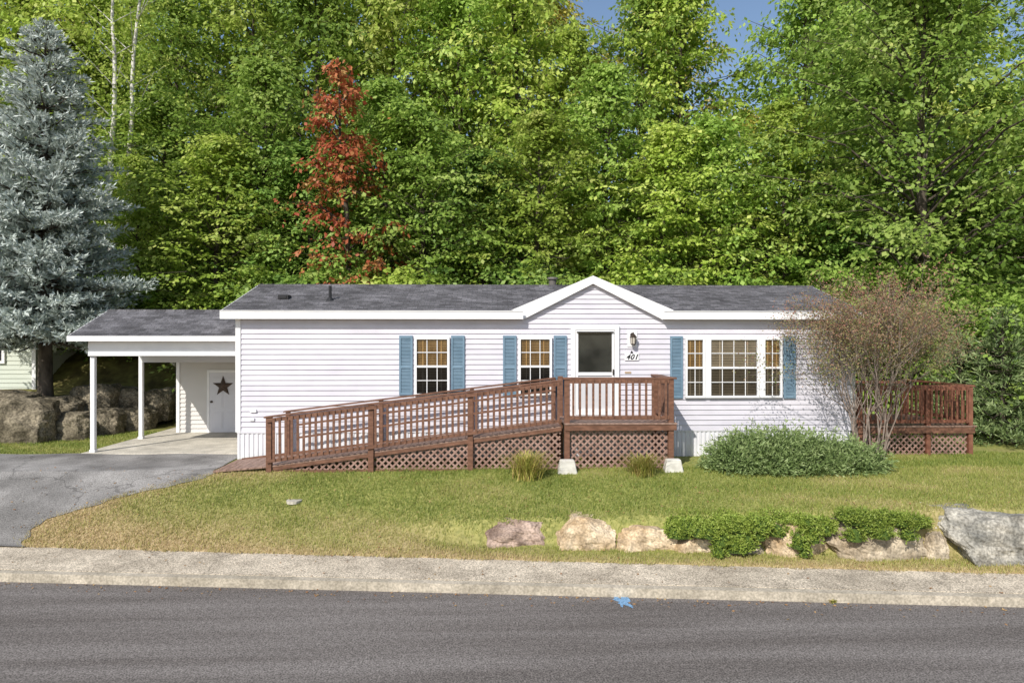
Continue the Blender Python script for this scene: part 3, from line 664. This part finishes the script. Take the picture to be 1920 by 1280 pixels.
BL=[(-85,-15,762,842,17.6,'lowest boulder cut by the left photo edge in the shaded retaining wall'),(-22,97,748,838,17.8,'largest boulder, below the spruce, in the shaded retaining wall'),
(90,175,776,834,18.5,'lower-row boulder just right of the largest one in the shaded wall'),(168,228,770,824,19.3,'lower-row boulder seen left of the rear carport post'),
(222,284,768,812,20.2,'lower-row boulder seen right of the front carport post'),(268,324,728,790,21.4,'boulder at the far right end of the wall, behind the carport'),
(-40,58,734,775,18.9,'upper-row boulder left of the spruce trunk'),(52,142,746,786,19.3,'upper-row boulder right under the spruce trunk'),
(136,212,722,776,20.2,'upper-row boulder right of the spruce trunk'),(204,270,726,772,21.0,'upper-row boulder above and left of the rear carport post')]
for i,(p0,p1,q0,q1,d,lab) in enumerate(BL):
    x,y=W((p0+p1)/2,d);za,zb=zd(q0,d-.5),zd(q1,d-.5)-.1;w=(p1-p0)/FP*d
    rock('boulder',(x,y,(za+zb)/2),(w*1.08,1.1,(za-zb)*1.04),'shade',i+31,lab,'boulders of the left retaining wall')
x,y=hz(551,943,-.38);m=MB();m.prismz([(x+.14*math.cos(t)*(1+.1*math.sin(3*t)),y+.14*math.sin(t)) for t in np.linspace(0,2*math.pi,14)[:-1]],float(gz(x,y))-.02,float(gz(x,y))+.03)
tag(m.build('stepping_stone',conc),'small flat pale stone lying in the left part of the lawn','stone')
x,y=hz(1168,1128,-1);pts=[]
rr=random.Random(5)
for i in range(22):
    t=2*math.pi*i/22;r=.1*rr.uniform(.35,1.5);pts.append((x+r*math.cos(t)*1.0,y+r*math.sin(t)*2.2))
m=MB();n=len(pts);m.add([(a,b,-.995) for a,b in pts]+[(x,y,-.995)],[(i,(i+1)%n,n) for i in range(n)])
tag(m.build('paint_mark',M('blue_paint',(.13,.26,.42),(.22,.38,.56),scale=20,rough=.8,speck=(60,.3))),'light blue spray-paint mark on the road by the kerb','mark')
def fallen():
    n=1200;x=RNG.uniform(-9,10,n);r=RNG.random(n)
    y=np.where(r<.25,yR(x)-np.abs(RNG.normal(0,.2,n))-.03,np.where(r<.35,yR(x)+RNG.uniform(.1,1.2,n),yS(x)+RNG.uniform(0,2.4,n)))
    z=np.where(y<yR(x),-.99,np.where(y<yS(x)-.03,-.852,gz(x,np.maximum(y,yS(x)))+.03))
    C=np.stack([x,y,z],1)
    a=RNG.uniform(0,6.28,n);T=np.stack([np.cos(a),np.sin(a),RNG.normal(0,.2,n)],1);Nn=nrm(np.stack([RNG.normal(0,.3,n),RNG.normal(0,.3,n),np.ones(n)],1))
    return quadmesh('fallen_leaves',leafverts(C,T,Nn,RNG.uniform(.025,.055,n),RNG.uniform(.018,.035,n)),leafmat('dead_leaf',[(.22,.1,.04),(.33,.18,.08),(.4,.28,.13)],0),RNG.random(n))
tag(link('fallen_leaves',fallen()),'scattered orange and brown fallen leaves on lawn, sidewalk and kerb','leaves',kind='stuff')
# ------------------------------------------------------------ foliage
LM={'green':leafmat('leaf_green',[(.075,.135,.02),(.20,.32,.05),(.33,.47,.09),(.47,.57,.16)],.42),
'lime':leafmat('leaf_lime',[(.12,.18,.022),(.29,.41,.055),(.43,.53,.10),(.56,.60,.17)],.42),
'deep':leafmat('leaf_deep',[(.05,.105,.018),(.12,.22,.04),(.21,.34,.065),(.32,.44,.11)],.4),
'yellow':leafmat('leaf_yellowing',[(.20,.22,.03),(.38,.39,.06),(.51,.47,.10),(.60,.47,.15)]),
'red':leafmat('leaf_red',[(.24,.05,.022),(.44,.105,.05),(.56,.19,.08),(.54,.34,.12)]),
'spruce':leafmat('needle_blue',[(.17,.21,.16),(.36,.42,.37),(.55,.61,.57),(.71,.77,.74)],.2),
'pine':leafmat('needle_green',[(.10,.16,.06),(.21,.29,.11),(.33,.41,.18),(.43,.49,.25)],.25),
'juniper':leafmat('juniper_green',[(.05,.09,.03),(.13,.20,.06),(.23,.32,.11),(.36,.44,.19)],.2),
'mat':leafmat('creeper_green',[(.07,.11,.018),(.16,.24,.035),(.27,.36,.06),(.38,.44,.10)],.2),
'twig':leafmat('autumn_small_leaf',[(.18,.24,.07),(.36,.36,.14),(.44,.27,.17),(.44,.19,.15)],.35)}
def tree_proto(seed,H,Rr,z0,nb,cpb,lpc,leaf,cl,flat=.3,rt=.14,top=.7,barkm=bark,sparse=0,shape=None):
    r=np.random.default_rng(seed);tr=MB();C=[];T=[];Nn=[];tt=[]
    px,py=0,0;pts=[];k=10
    for i in range(k+1):
        z=H*.96*i/k;pts.append(Vector((px,py,z)));px+=r.normal(0,.07);py+=r.normal(0,.07)
    for i in range(k):
        tr.tube(pts[i]-Vector((0,0,.4 if i==0 else 0)),pts[i+1],rt*(1-i/k)**.8+.015,rt*(1-(i+1)/k)**.8+.015,7)
    def tp(z):
        f=min(max(z/(H*.96)*k,0),k-.001);i=int(f);return pts[i].lerp(pts[i+1],f-i)
    for i in range(nb):
        t=(i+.5)/nb;z=z0+(H-z0)*t
        prof=math.sin(math.pi*min(1,(t*.86+.14)))**top*(1 if t<.9 else .8)
        sp=sparse
        if shape: prof,sp=shape(t)
        L=Rr*prof*r.uniform(.5,1.25)+.25;az=i*2.39996+r.normal(0,.3)
        if r.random()<sp:continue
        d=np.array([math.cos(az),math.sin(az),0]);side=np.array([-d[1],d[0],0])
        b0=np.array(tp(z-L*.35));b1=b0+d*L+np.array([0,0,L*(.15+.45*t)+.1])
        mid=(b0+b1)/2+np.array([0,0,L*.12])
        rb=.035*rt/.14*(1-t*.6)+.008
        tr.tube(b0,mid,rb,rb*.6,4);tr.tube(mid,b1,rb*.6,.006,4)
        btint=r.normal(0,.13)
        for c in range(cpb):
            s=.3+.74*(c+r.uniform(0,1))/cpb
            base=b0*(1-s)**2+2*mid*s*(1-s)+b1*s*s if s<=1 else b1+(b1-mid)*(s-1)
            cen=base+side*r.uniform(-.5,.5)*L*s*.8+np.array([0,0,r.normal(0,.08)])
            if r.random()<.35: tr.tube(base,cen,.012,.004,3)
            n=int(lpc*r.uniform(.6,1.4));cs=cl*r.uniform(.6,1.35)
            ax=nrm((d+side*r.uniform(-.8,.8))[None])[0];pe=np.array([-ax[1],ax[0],0])
            u=r.normal(0,1.2*cs,n);w=r.normal(0,.7*cs,n);h=r.normal(0,cs*flat,n)
            g=ax*u[:,None]+pe*w[:,None];g[:,2]+=h-.30*(u*u)/cs*.7-.12*u
            C.append(cen+g);o=nrm(g+d*.4*cs)
            T.append(o*.8+r.standard_normal((n,3))*.45+np.array([0,0,-.35]))
            Nn.append(np.array([0,0,1.])+d*.55+r.standard_normal((n,3))*.34)
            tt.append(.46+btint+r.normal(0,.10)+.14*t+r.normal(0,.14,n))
    C=np.concatenate(C);T=np.concatenate(T);Nn=nrm(np.concatenate(Nn));tt=np.clip(np.concatenate(tt),0,1);n=len(C)
    sz=leaf*r.uniform(.65,1.35,n)
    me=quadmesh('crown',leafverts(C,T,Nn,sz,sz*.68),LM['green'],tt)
    o=tr.build('trunk',barkm,None,smooth=True);tm=o.data;bpy.data.objects.remove(o);return (tm,me,H)
P=[tree_proto(1,12,3.0,1.5,74,6,38,.175,.31,flat=.15),
   tree_proto(2,12,3.4,1.0,66,7,38,.185,.34,flat=.13),
   tree_proto(3,12,2.6,1.0,78,5,42,.17,.29,flat=.18,top=.85),
   tree_proto(7,12,3.6,2.0,62,7,38,.19,.36,flat=.15)]
def redshape(t):
    if t<.15:return .55,.5
    if t<.48:return 1.0,.22
    if t<.6:return .5,.6
    return .62*(1.25-t),.3
Pred=tree_proto(12,10,2.2,2.0,56,4,36,.15,.25,flat=.18,shape=redshape)
Pbirch=tree_proto(13,14,2.0,6.5,40,4,18,.13,.32,rt=.12,barkm=birchm)
Plow=[tree_proto(17,4.2,2.1,.1,55,5,36,.14,.24,flat=.3,rt=.05,top=.5),tree_proto(18,4.2,2.3,.1,50,5,38,.14,.26,flat=.25,rt=.05,top=.45)]
Pbig=tree_proto(23,14,5.3,3.4,92,9,42,.165,.34,flat=.18,rt=.24,sparse=.06)
def place(proto,px,d,ytop,mat,label,group=None,name='leafy_tree',wide=1.0,cat='tree',rz=None):
    tm,cm,H=proto;x,y=W(px,d);z=float(gz(x,y))-.1;h=max(zd(ytop,d)-z,1.5);s=h/H
    o=thing(name,label,cat,(x,y,z),group);sw=(.5*s+.5)*wide
    o.rotation_euler=(0,0,random.uniform(0,6.28) if rz is None else rz);o.scale=(sw,sw,s)
    a=link('trunk',tm,o);b=link('crown',cm,o)
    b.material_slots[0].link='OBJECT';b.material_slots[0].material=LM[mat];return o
front=[(-70,29.5,120,0,'deep','dark green tree behind the spruce at the left edge'),
(120,29,60,1,'lime','yellow-green tree rising behind the blue spruce'),
(255,23.6,290,2,'lime','lower lime tree in front of the birch trunks, above the carport roof'),
(310,25.8,180,0,'green','leafy tree right of the birch trunks above the carport'),
(400,24,260,1,'lime','bright leafy tree above the left corner of the main roof'),
(490,25.2,110,2,'green','tall leafy tree just left of the red maple'),
(575,24.8,270,0,'deep','shorter dark-leaved tree mixed with the left branches of the red maple'),
(725,24.8,150,2,'green','leafy tree close behind the right side of the red maple'),
(800,24.2,210,1,'green','light green maple right of the red maple above the roof vents'),
(905,24.6,290,3,'deep','low-branched darker tree above the middle of the roof'),
(1010,24,215,0,'lime','lime green tree above and left of the front gable'),
(1130,25,120,2,'green','slim leafy tree directly behind the front gable'),
(1235,24,235,1,'lime','bright layered tree behind the right slope of the gable'),
(1340,25,225,3,'green','wide green tree below the patch of open sky'),
(1475,25.5,190,0,'lime','olive green tree just right of the patch of open sky'),
(1560,24.3,330,2,'deep','small dark tree behind the right end of the roof'),
(1850,24,350,3,'deep','dark tree at the right edge beyond the side deck'),
(1990,23,180,1,'green','green tree cut by the right photo edge')]
for px,d,yt,k,mt,lab in front: place(P[k],px,d,yt,mt,lab,'trees at the foot of the wooded slope',wide=.75 if px==255 else 1.0)
place(Pred,648,22.7,125,'red','slender patchy red-leaved maple among the green trees','trees at the foot of the wooded slope','red_maple',rz=1.0,wide=.9)
mid=[(-130,33,-40,0,'green'),(20,33,-80,1,'lime'),(180,31,-90,3,'lime'),(330,30,-60,2,'green'),(470,31,-90,0,'lime'),(600,30.5,-50,1,'green'),(740,31,-80,3,'lime'),
(860,30,-30,0,'green'),(980,31,-70,1,'lime'),(1075,31,55,2,'lime'),(1205,31,-30,0,'green'),(1272,30,-50,2,'lime'),(1510,30,-50,0,'green'),(1630,31,-50,1,'green'),(1740,31,-90,0,'lime'),(1880,30,160,3,'green'),(2030,31,-60,1,'green')]
for px,d,yt,k,mt in mid: place(P[k],px,d,yt,mt,'leafy tree in the middle of the wooded slope, rising past the front row of crowns','trees halfway up the wooded slope')
back=[(-100,40,-120,1,'lime'),(80,40,-150,2,'yellow'),(250,39,-150,0,'lime'),(410,38,-140,3,'lime'),(560,39,-150,1,'green'),(690,38,-140,0,'lime'),(820,39,-120,2,'yellow'),(940,38,-150,3,'lime'),(1030,39,-30,1,'yellow'),(1240,38,-30,0,'yellow'),(1390,40,205,1,'yellow'),(1560,38,-60,2,'lime'),(1660,39,-120,1,'lime'),(1760,39,-100,2,'green'),(1850,39,170,0,'yellow'),(2040,38,-100,3,'lime')]
for px,d,yt,k,mt in back: place(P[k],px,d,yt,mt,'leafy tree high on the wooded slope, only its upper crown showing between nearer trees','trees high on the wooded slope')
place(Pbig,1735,22.5,-60,'green','large broad tree with dark trunk at the right, light green leaves past the photo top','trees at the foot of the wooded slope','broadleaf_tree',rz=2.2)
for i,px in enumerate([150,265,360,455,560,660,760,870,980,1090,1200,1310,1420,1530,1640,1740,1830,1930,2020]):
    dd_=24.2 if px<500 else 22.2+(i*7%3)*.4
    place(Plow[i%2],px,dd_,500+(i*37%5)*12,['deep','green','lime','green'][i%4],'low leafy sapling in the shaded undergrowth right behind the home','undergrowth saplings behind the home','sapling',wide=1.1)
for i,(px,d,yt) in enumerate([(1850,20.3,600),(1935,18.5,560),(1780,21,560)]):
    place(Plow[i%2],px,d,yt,'green',['leafy sapling behind the side deck','leafy shrub at the right edge beyond the side deck','leafy sapling behind the bare-twigged bush'][i],None,'sapling')
def birch(px,d,lean,lab,seedr):
    x,y=W(px,d);z=float(gz(x,y))-.1
    o=thing('birch_tree',lab,'tree',(x,y,z),'birches behind the spruce');m=MB();r=random.Random(int(px));p=Vector((x,y,z));q=p
    rad=.10;k=12;hh=14/k
    for i in range(k):
        q=p+Vector((lean*hh+r.uniform(-.12,.12),r.uniform(-.06,.06),hh));m.tube(p,q,rad*(1-i/k)**.5+.015,rad*(1-(i+1)/k)**.5+.015,8)
        if i>4:
            for j in range(2):
                az=r.uniform(0,6.28);L=r.uniform(.8,1.6);e=q+Vector((math.cos(az)*L,math.sin(az)*L,L*.9));m.tube(q,e,.022,.006,5)
        p=q
    m.build('trunk',birchm,o,smooth=True)
    cm=bpy.data.objects.new('crown',Pbirch[1]);COL.objects.link(cm);cm.parent=o;cm.location=(lean*8,0,0);cm.rotation_euler=(0,lean*.6,seedr);cm.material_slots[0].link='OBJECT';cm.material_slots[0].material=LM['lime']
birch(214,24.6,-.01,'straight white-barked birch behind the spruce',0);birch(222,24.9,.10,'leaning white-barked birch crossing right of the straight one',2)
def conifer(name,px,d,ybase,ytop,Rr,mat,label,seed,levels=34,per=9,z_first=1.3,nl=.11,nw=.03,up=.25,rt=.2,zb=None,twd=.55,pw=.8,tb=.34,noi=.18):
    r=np.random.default_rng(seed);x,y=W(px,d);z0=zd(ybase,d)if zb is None else zb;H=zd(ytop,d)-z0
    o=thing(name,label,'tree',(x,y,z0));tr=MB();L0=Vector((x,y,z0))
    tr.tube(L0-Vector((0,0,.5)),L0+Vector((0,0,.25)),rt*1.25,rt,10);tr.tube(L0+Vector((0,0,.25)),L0+Vector((0,0,H*.97)),rt,.02,10)
    C=[];T=[];Nn=[];tt=[]
    for l in range(levels):
        t=l/(levels-1);z=z_first+(H-z_first-.15)*t
        for b in range(per):
            az=b*2*math.pi/per+l*.7+r.normal(0,noi);L=(Rr*(1-t)**pw+.12)*r.uniform(.66,1.14)
            d3=np.array([math.cos(az),math.sin(az),0]);sd=np.array([-d3[1],d3[0],0])
            zz=z+r.normal(0,.12)
            P0=np.array([0,0,zz]);P1=P0+d3*L*.5+np.array([0,0,-.16*L*(1-t)+.1*t*L]);P2=P0+d3*L+np.array([0,0,up*L*(.02+t)-.06*L*(1-t)])
            w0=Vector(P0)+L0;w1=Vector(P1)+L0;w2=Vector(P2)+L0
            tr.tube(w0,w1,.03*(1-t)+.01,.018,4);tr.tube(w1,w2,.018,.005,4)
            nt=max(4,int(L*8))
            for k in range(nt):
                s=.15+.85*(k+r.random())/nt;sgn=1 if k%2 else -1
                B=P0*(1-s)**2+2*P1*s*(1-s)+P2*s*s
                tl=twd*L*.45*(1.15-s)+.14
                td=d3*.7+sd*sgn*.8*r.uniform(.5,1)+np.array([0,0,r.uniform(-.3,.45)])
                td/=np.linalg.norm(td);m=max(6,int(tl*40))
                u=r.random(m)[:,None];C.append(B+td*u*tl+r.normal(0,.014,(m,3)))
                T.append(td*.8+r.normal(0,.5,(m,3))+np.array([0,0,.3]));Nn.append(r.normal(0,1,(m,3))+np.array([0,0,.6])+d3*.6)
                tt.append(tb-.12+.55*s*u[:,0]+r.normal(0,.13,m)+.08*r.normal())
    C=np.concatenate(C);T=np.concatenate(T);Nn=nrm(np.concatenate(Nn));tt=np.clip(np.concatenate(tt),0,1);n=len(C)
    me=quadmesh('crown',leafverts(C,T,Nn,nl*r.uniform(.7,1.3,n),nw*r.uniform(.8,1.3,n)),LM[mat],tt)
    link('crown',me,o);tr.build('trunk',bark,o,smooth=True);return o
conifer('spruce_tree',85,20,738,45,2.95,'spruce','tall blue-grey spruce standing above the boulder wall at the left',5,levels=37,per=11,z_first=1.75,nl=.155,nw=.045,pw=.68,tb=.48,noi=.3)
conifer('pine_tree',1880,17.6,0,585,1.5,'pine','soft light green young pine beside the side deck',6,levels=13,per=9,z_first=.2,nl=.17,nw=.03,up=.6,rt=.07,zb=-.05)
conifer('pine_tree',1800,18.8,0,630,1.3,'pine','lower young pine behind the side deck railing',9,levels=12,per=8,z_first=.2,nl=.17,nw=.03,up=.6,rt=.07,zb=-.05)
def mound(name,label,cat,subs,mat,n,nl,nw,spread,seed,corec=(.03,.05,.015),cf=.74,nat=.6,upax=.35):
    r=np.random.default_rng(seed);x0,y0,z0=subs[0][:3];o=thing(name,label,cat,(x0,y0,z0))
    C=[];T=[];Nn=[];tt=[];core=MB()
    tot=sum(s[3]*s[4] for s in subs)
    for (cx,cy,cz,rx,ry,rz) in subs:
        k=int(n*rx*ry/tot/spread[0])
        a=r.uniform(0,2*math.pi,k);u=r.random(k)**.75;el=np.arccos(1-u)
        dirs=np.stack([np.sin(el)*np.cos(a),np.sin(el)*np.sin(a),np.cos(el)],1)
        lump=1+.12*np.sin(a*5+cx*9)*np.sin(el*6+cy*7)
        rad=(r.uniform(.74,1.08,k)*lump)[:,None]
        base=np.array([cx-x0,cy-y0,cz-z0])+dirs*np.array([rx,ry,rz])*rad
        axis=nrm(dirs*np.array([1,1,.5])+np.array([0,0,upax])+r.normal(0,.3,(k,3)))
        ln=spread[1]*r.uniform(.6,1.4,k)
        for j in range(spread[0]):
            s=r.random(k)[:,None]
            C.append(base+axis*s*ln[:,None]+r.normal(0,.008,(k,3)))
            T.append(axis+r.normal(0,.5,(k,3)));Nn.append(r.normal(0,1,(k,3))*nat+dirs)
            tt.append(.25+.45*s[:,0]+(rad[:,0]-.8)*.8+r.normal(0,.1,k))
        vs=[];N1,N2=16,7
        for i in range(N2+1):
            e=math.pi/2*i/N2
            for jj in range(N1):
                t=2*math.pi*jj/N1;vs.append((cx+rx*cf*math.sin(e)*math.cos(t),cy+ry*cf*math.sin(e)*math.sin(t),cz+rz*cf*math.cos(e)-.02))
        core.add(vs,[(i*N1+jj,(i+1)*N1+jj,(i+1)*N1+(jj+1)%N1,i*N1+(jj+1)%N1) for i in range(N2) for jj in range(N1)])
    C=np.concatenate(C);T=np.concatenate(T);Nn=nrm(np.concatenate(Nn));tt=np.clip(np.concatenate(tt),0,1);m=len(C)
    link('foliage',quadmesh('foliage',leafverts(C,T,Nn,nl*r.uniform(.6,1.4,m),nw*r.uniform(.7,1.3,m)),LM[mat],tt),o)
    core.build('branches',M('dark_core',corec,rough=1),o);return o  # solid core domes, added to block gaps; their dark colour stands for inner shade
subs=[]
for px,d,rx,ry,rz in((1462,14.1,.85,.5,.60),(1385,13.95,.5,.45,.55),(1425,14.35,.7,.4,.66),(1550,14.0,.75,.5,.52),(1608,13.9,.40,.42,.38),(1510,13.75,.8,.35,.34),(1372,13.75,.32,.3,.34),(1440,13.65,.5,.28,.3),(1588,13.65,.4,.28,.28),(1515,14.3,.6,.4,.58),(1400,14.2,.35,.35,.64),(1480,14.4,.3,.3,.70)):
    x,y=W(px,d);subs.append((x,y,-.03,rx,ry,rz))
mound('juniper_bush','wide grey-green spreading juniper below the triple window','bush',subs,'juniper',66000,.08,.024,(9,.29),21,upax=.12)
def matplant(spec,label,seed,n):
    r=random.Random(seed);subs=[]
    for (pa,pb,py,doff,rx,ry,rz,cnt) in spec:
        for i in range(cnt):
            px=pa+(pb-pa)*(i+.5)/cnt+r.uniform(-9,9);d=dS(px)+doff+r.uniform(-.05,.05);x,y=W(px,d);q=py+r.uniform(-7,7);z=zd(q,d)
            h=rz*r.uniform(.65,1.35);subs.append((x,y,z-h,rx*r.uniform(.75,1.3),ry*r.uniform(.8,1.25),h))
    mound('creeping_mat',label,'ground cover',subs,'mat',n,.036,.018,(7,.055),seed,corec=(.06,.10,.018),cf=.88,nat=.5)
matplant([(1262,1460,965,.85,.26,.4,.12,8),(1258,1462,973,.48,.17,.2,.15,9),(1300,1440,990,.34,.14,.17,.2,6),(1340,1405,1012,.28,.11,.14,.2,3)],'widest green creeping mat hanging over the rocks',31,52000)
matplant([(1480,1550,964,.8,.2,.34,.12,3),(1482,1546,974,.45,.14,.19,.17,4),(1492,1530,994,.32,.10,.14,.2,3),(1506,1524,1014,.27,.07,.1,.15,1)],'small green creeping mat hanging between the tan rock and the long slab',32,20000)
matplant([(1592,1722,957,.88,.26,.38,.12,6),(1584,1726,963,.46,.17,.2,.14,8),(1590,1660,980,.30,.13,.15,.16,3),(1690,1715,980,.30,.1,.13,.14,1)],'green creeping mat on top of the long slab',33,36000)
def clump(px,d,rad,h,label,seed,n=420,grp='grassy clumps before the deck',z=None,name='grass_clump'):
    r=random.Random(seed);x,y=W(px,d);z=float(gz(x,y)) if z is None else z;V=[];tt=[]
    for i in range(n):
        a=r.uniform(0,6.28);b0=Vector((x+r.gauss(0,.16*rad),y+r.gauss(0,.14*rad),z-.02));L=h*r.uniform(.6,1.2);out=rad*r.uniform(.2,1.1)
        dr=Vector((math.cos(a),math.sin(a),0));sd=Vector((-dr.y,dr.x,0));w=r.uniform(.006,.012);pts=[]
        for k in range(5):
            s=k/4;pts.append(b0+dr*out*s**1.3+Vector((0,0,L*(1.5*s-.85*s*s))))
        t=r.random()
        for k in range(4):
            w0=w*(1-k/4.2);w1=w*(1-(k+1)/4.2);V+=[pts[k]-sd*w0,pts[k]+sd*w0,pts[k+1]+sd*w1,pts[k+1]-sd*w1];tt.append(t)
    me=quadmesh(name,np.array([tuple(v-Vector((x,y,z))) for v in V]),leafmat('clump_leaf',[(.2,.24,.04),(.42,.42,.09),(.55,.48,.15),(.42,.27,.12)],.3),tt)
    o=link(name,me);o.location=(x,y,z);tag(o,label,'plant',grp)
clump(988,13.3,.62,.7,'larger yellow-green grassy clump before the upper ramp',1,n=520)
clump(1205,13.45,.54,.56,'smaller yellow-green grassy clump between the two footing blocks',2)
clump(1560,9.42,.09,.08,'tiny weed growing from the kerb joint near the right',5,60,None,-.99,'weed')
def twiggy():
    r=random.Random(9);x,y=W(1630,14.75);o=thing('bare_bush','tall thinly leaved bush with bare grey twigs at the right corner of the house','bush',(x,y,0));m=MB();tips=[]
    def grow(p,d,L,rad,lv):
        q=p+d*L;mid=p.lerp(q,.5)+Vector((r.gauss(0,.06),r.gauss(0,.06),r.gauss(0,.03)))*L;m.tube(p,mid,rad,rad*.85,4 if lv>1 else 6);m.tube(mid,q,rad*.85,rad*.7,3 if lv>1 else 6)
        if lv>=2:tips.append((mid,d));tips.append((q,d))
        if lv>=5:return
        n=3 if r.random()<.7 else 2
        for i in range(n):
            nd=(d+Vector((r.gauss(0,.33),r.gauss(0,.33),r.gauss(.07,.26)))).normalized();grow(q,nd,L*r.uniform(.66,.9),rad*.62,lv+1)
    for i in range(17):
        a=i/17*6.28+r.uniform(-.3,.3);t=r.uniform(.03,.26);d=Vector((math.cos(a)*t*1.1,math.sin(a)*t*.7,1)).normalized()
        grow(Vector((x+math.cos(a)*.28,y+math.sin(a)*.15,-.05)),d,r.uniform(.85,1.2),.019,0)
    m.build('branches',M('grey_twig',(.16,.125,.10),(.29,.235,.20),scale=9,rough=.9),o)
    rg=np.random.default_rng(3);n=34000;idx=rg.integers(0,len(tips),n)
    C=np.array([tuple(tips[i][0]-Vector((x,y,0))) for i in idx])+rg.normal(0,.09,(n,3));T=rg.normal(0,1,(n,3));Nn=nrm(rg.normal(0,1,(n,3)))
    tt=np.clip(.36+.38*(C[:,2]-2.0)/2+rg.normal(0,.25,n),0,1)
    link('leaves',quadmesh('leaves',leafverts(C,T,Nn,rg.uniform(.025,.06,n),rg.uniform(.016,.034,n)),LM['twig'],tt),o)
twiggy()
# ------------------------------------------------------------ light, world, camera
el=R(39);az=R(-30)
s=Vector((math.sin(az)*math.cos(el),-math.cos(az)*math.cos(el),math.sin(el)))
sun=bpy.data.lights.new('sun','SUN');sun.energy=4.9;sun.angle=R(.5);sun.color=(1,.95,.87)
so=bpy.data.objects.new('sun',sun);COL.objects.link(so);so.rotation_euler=s.to_track_quat('Z','Y').to_euler()
w=bpy.data.worlds.new('World');S.world=w;w.use_nodes=True;nt=w.node_tree
sky=nt.nodes.new('ShaderNodeTexSky');sky.sky_type='NISHITA';sky.sun_disc=False;sky.sun_elevation=el;sky.sun_rotation=math.atan2(s.x,s.y)
nt.links.new(sky.outputs[0],nt.nodes['Background'].inputs[0]);nt.nodes['Background'].inputs[1].default_value=.15
S.view_settings.view_transform='Standard';S.view_settings.look='None';S.view_settings.exposure=0
cam=bpy.data.cameras.new('camera');cam.lens=24;cam.sensor_width=36;cam.clip_end=2000
co=bpy.data.objects.new('camera',cam);COL.objects.link(co);co.location=(0,0,CH);co.rotation_euler=(R(90),0,-TH);S.camera=co
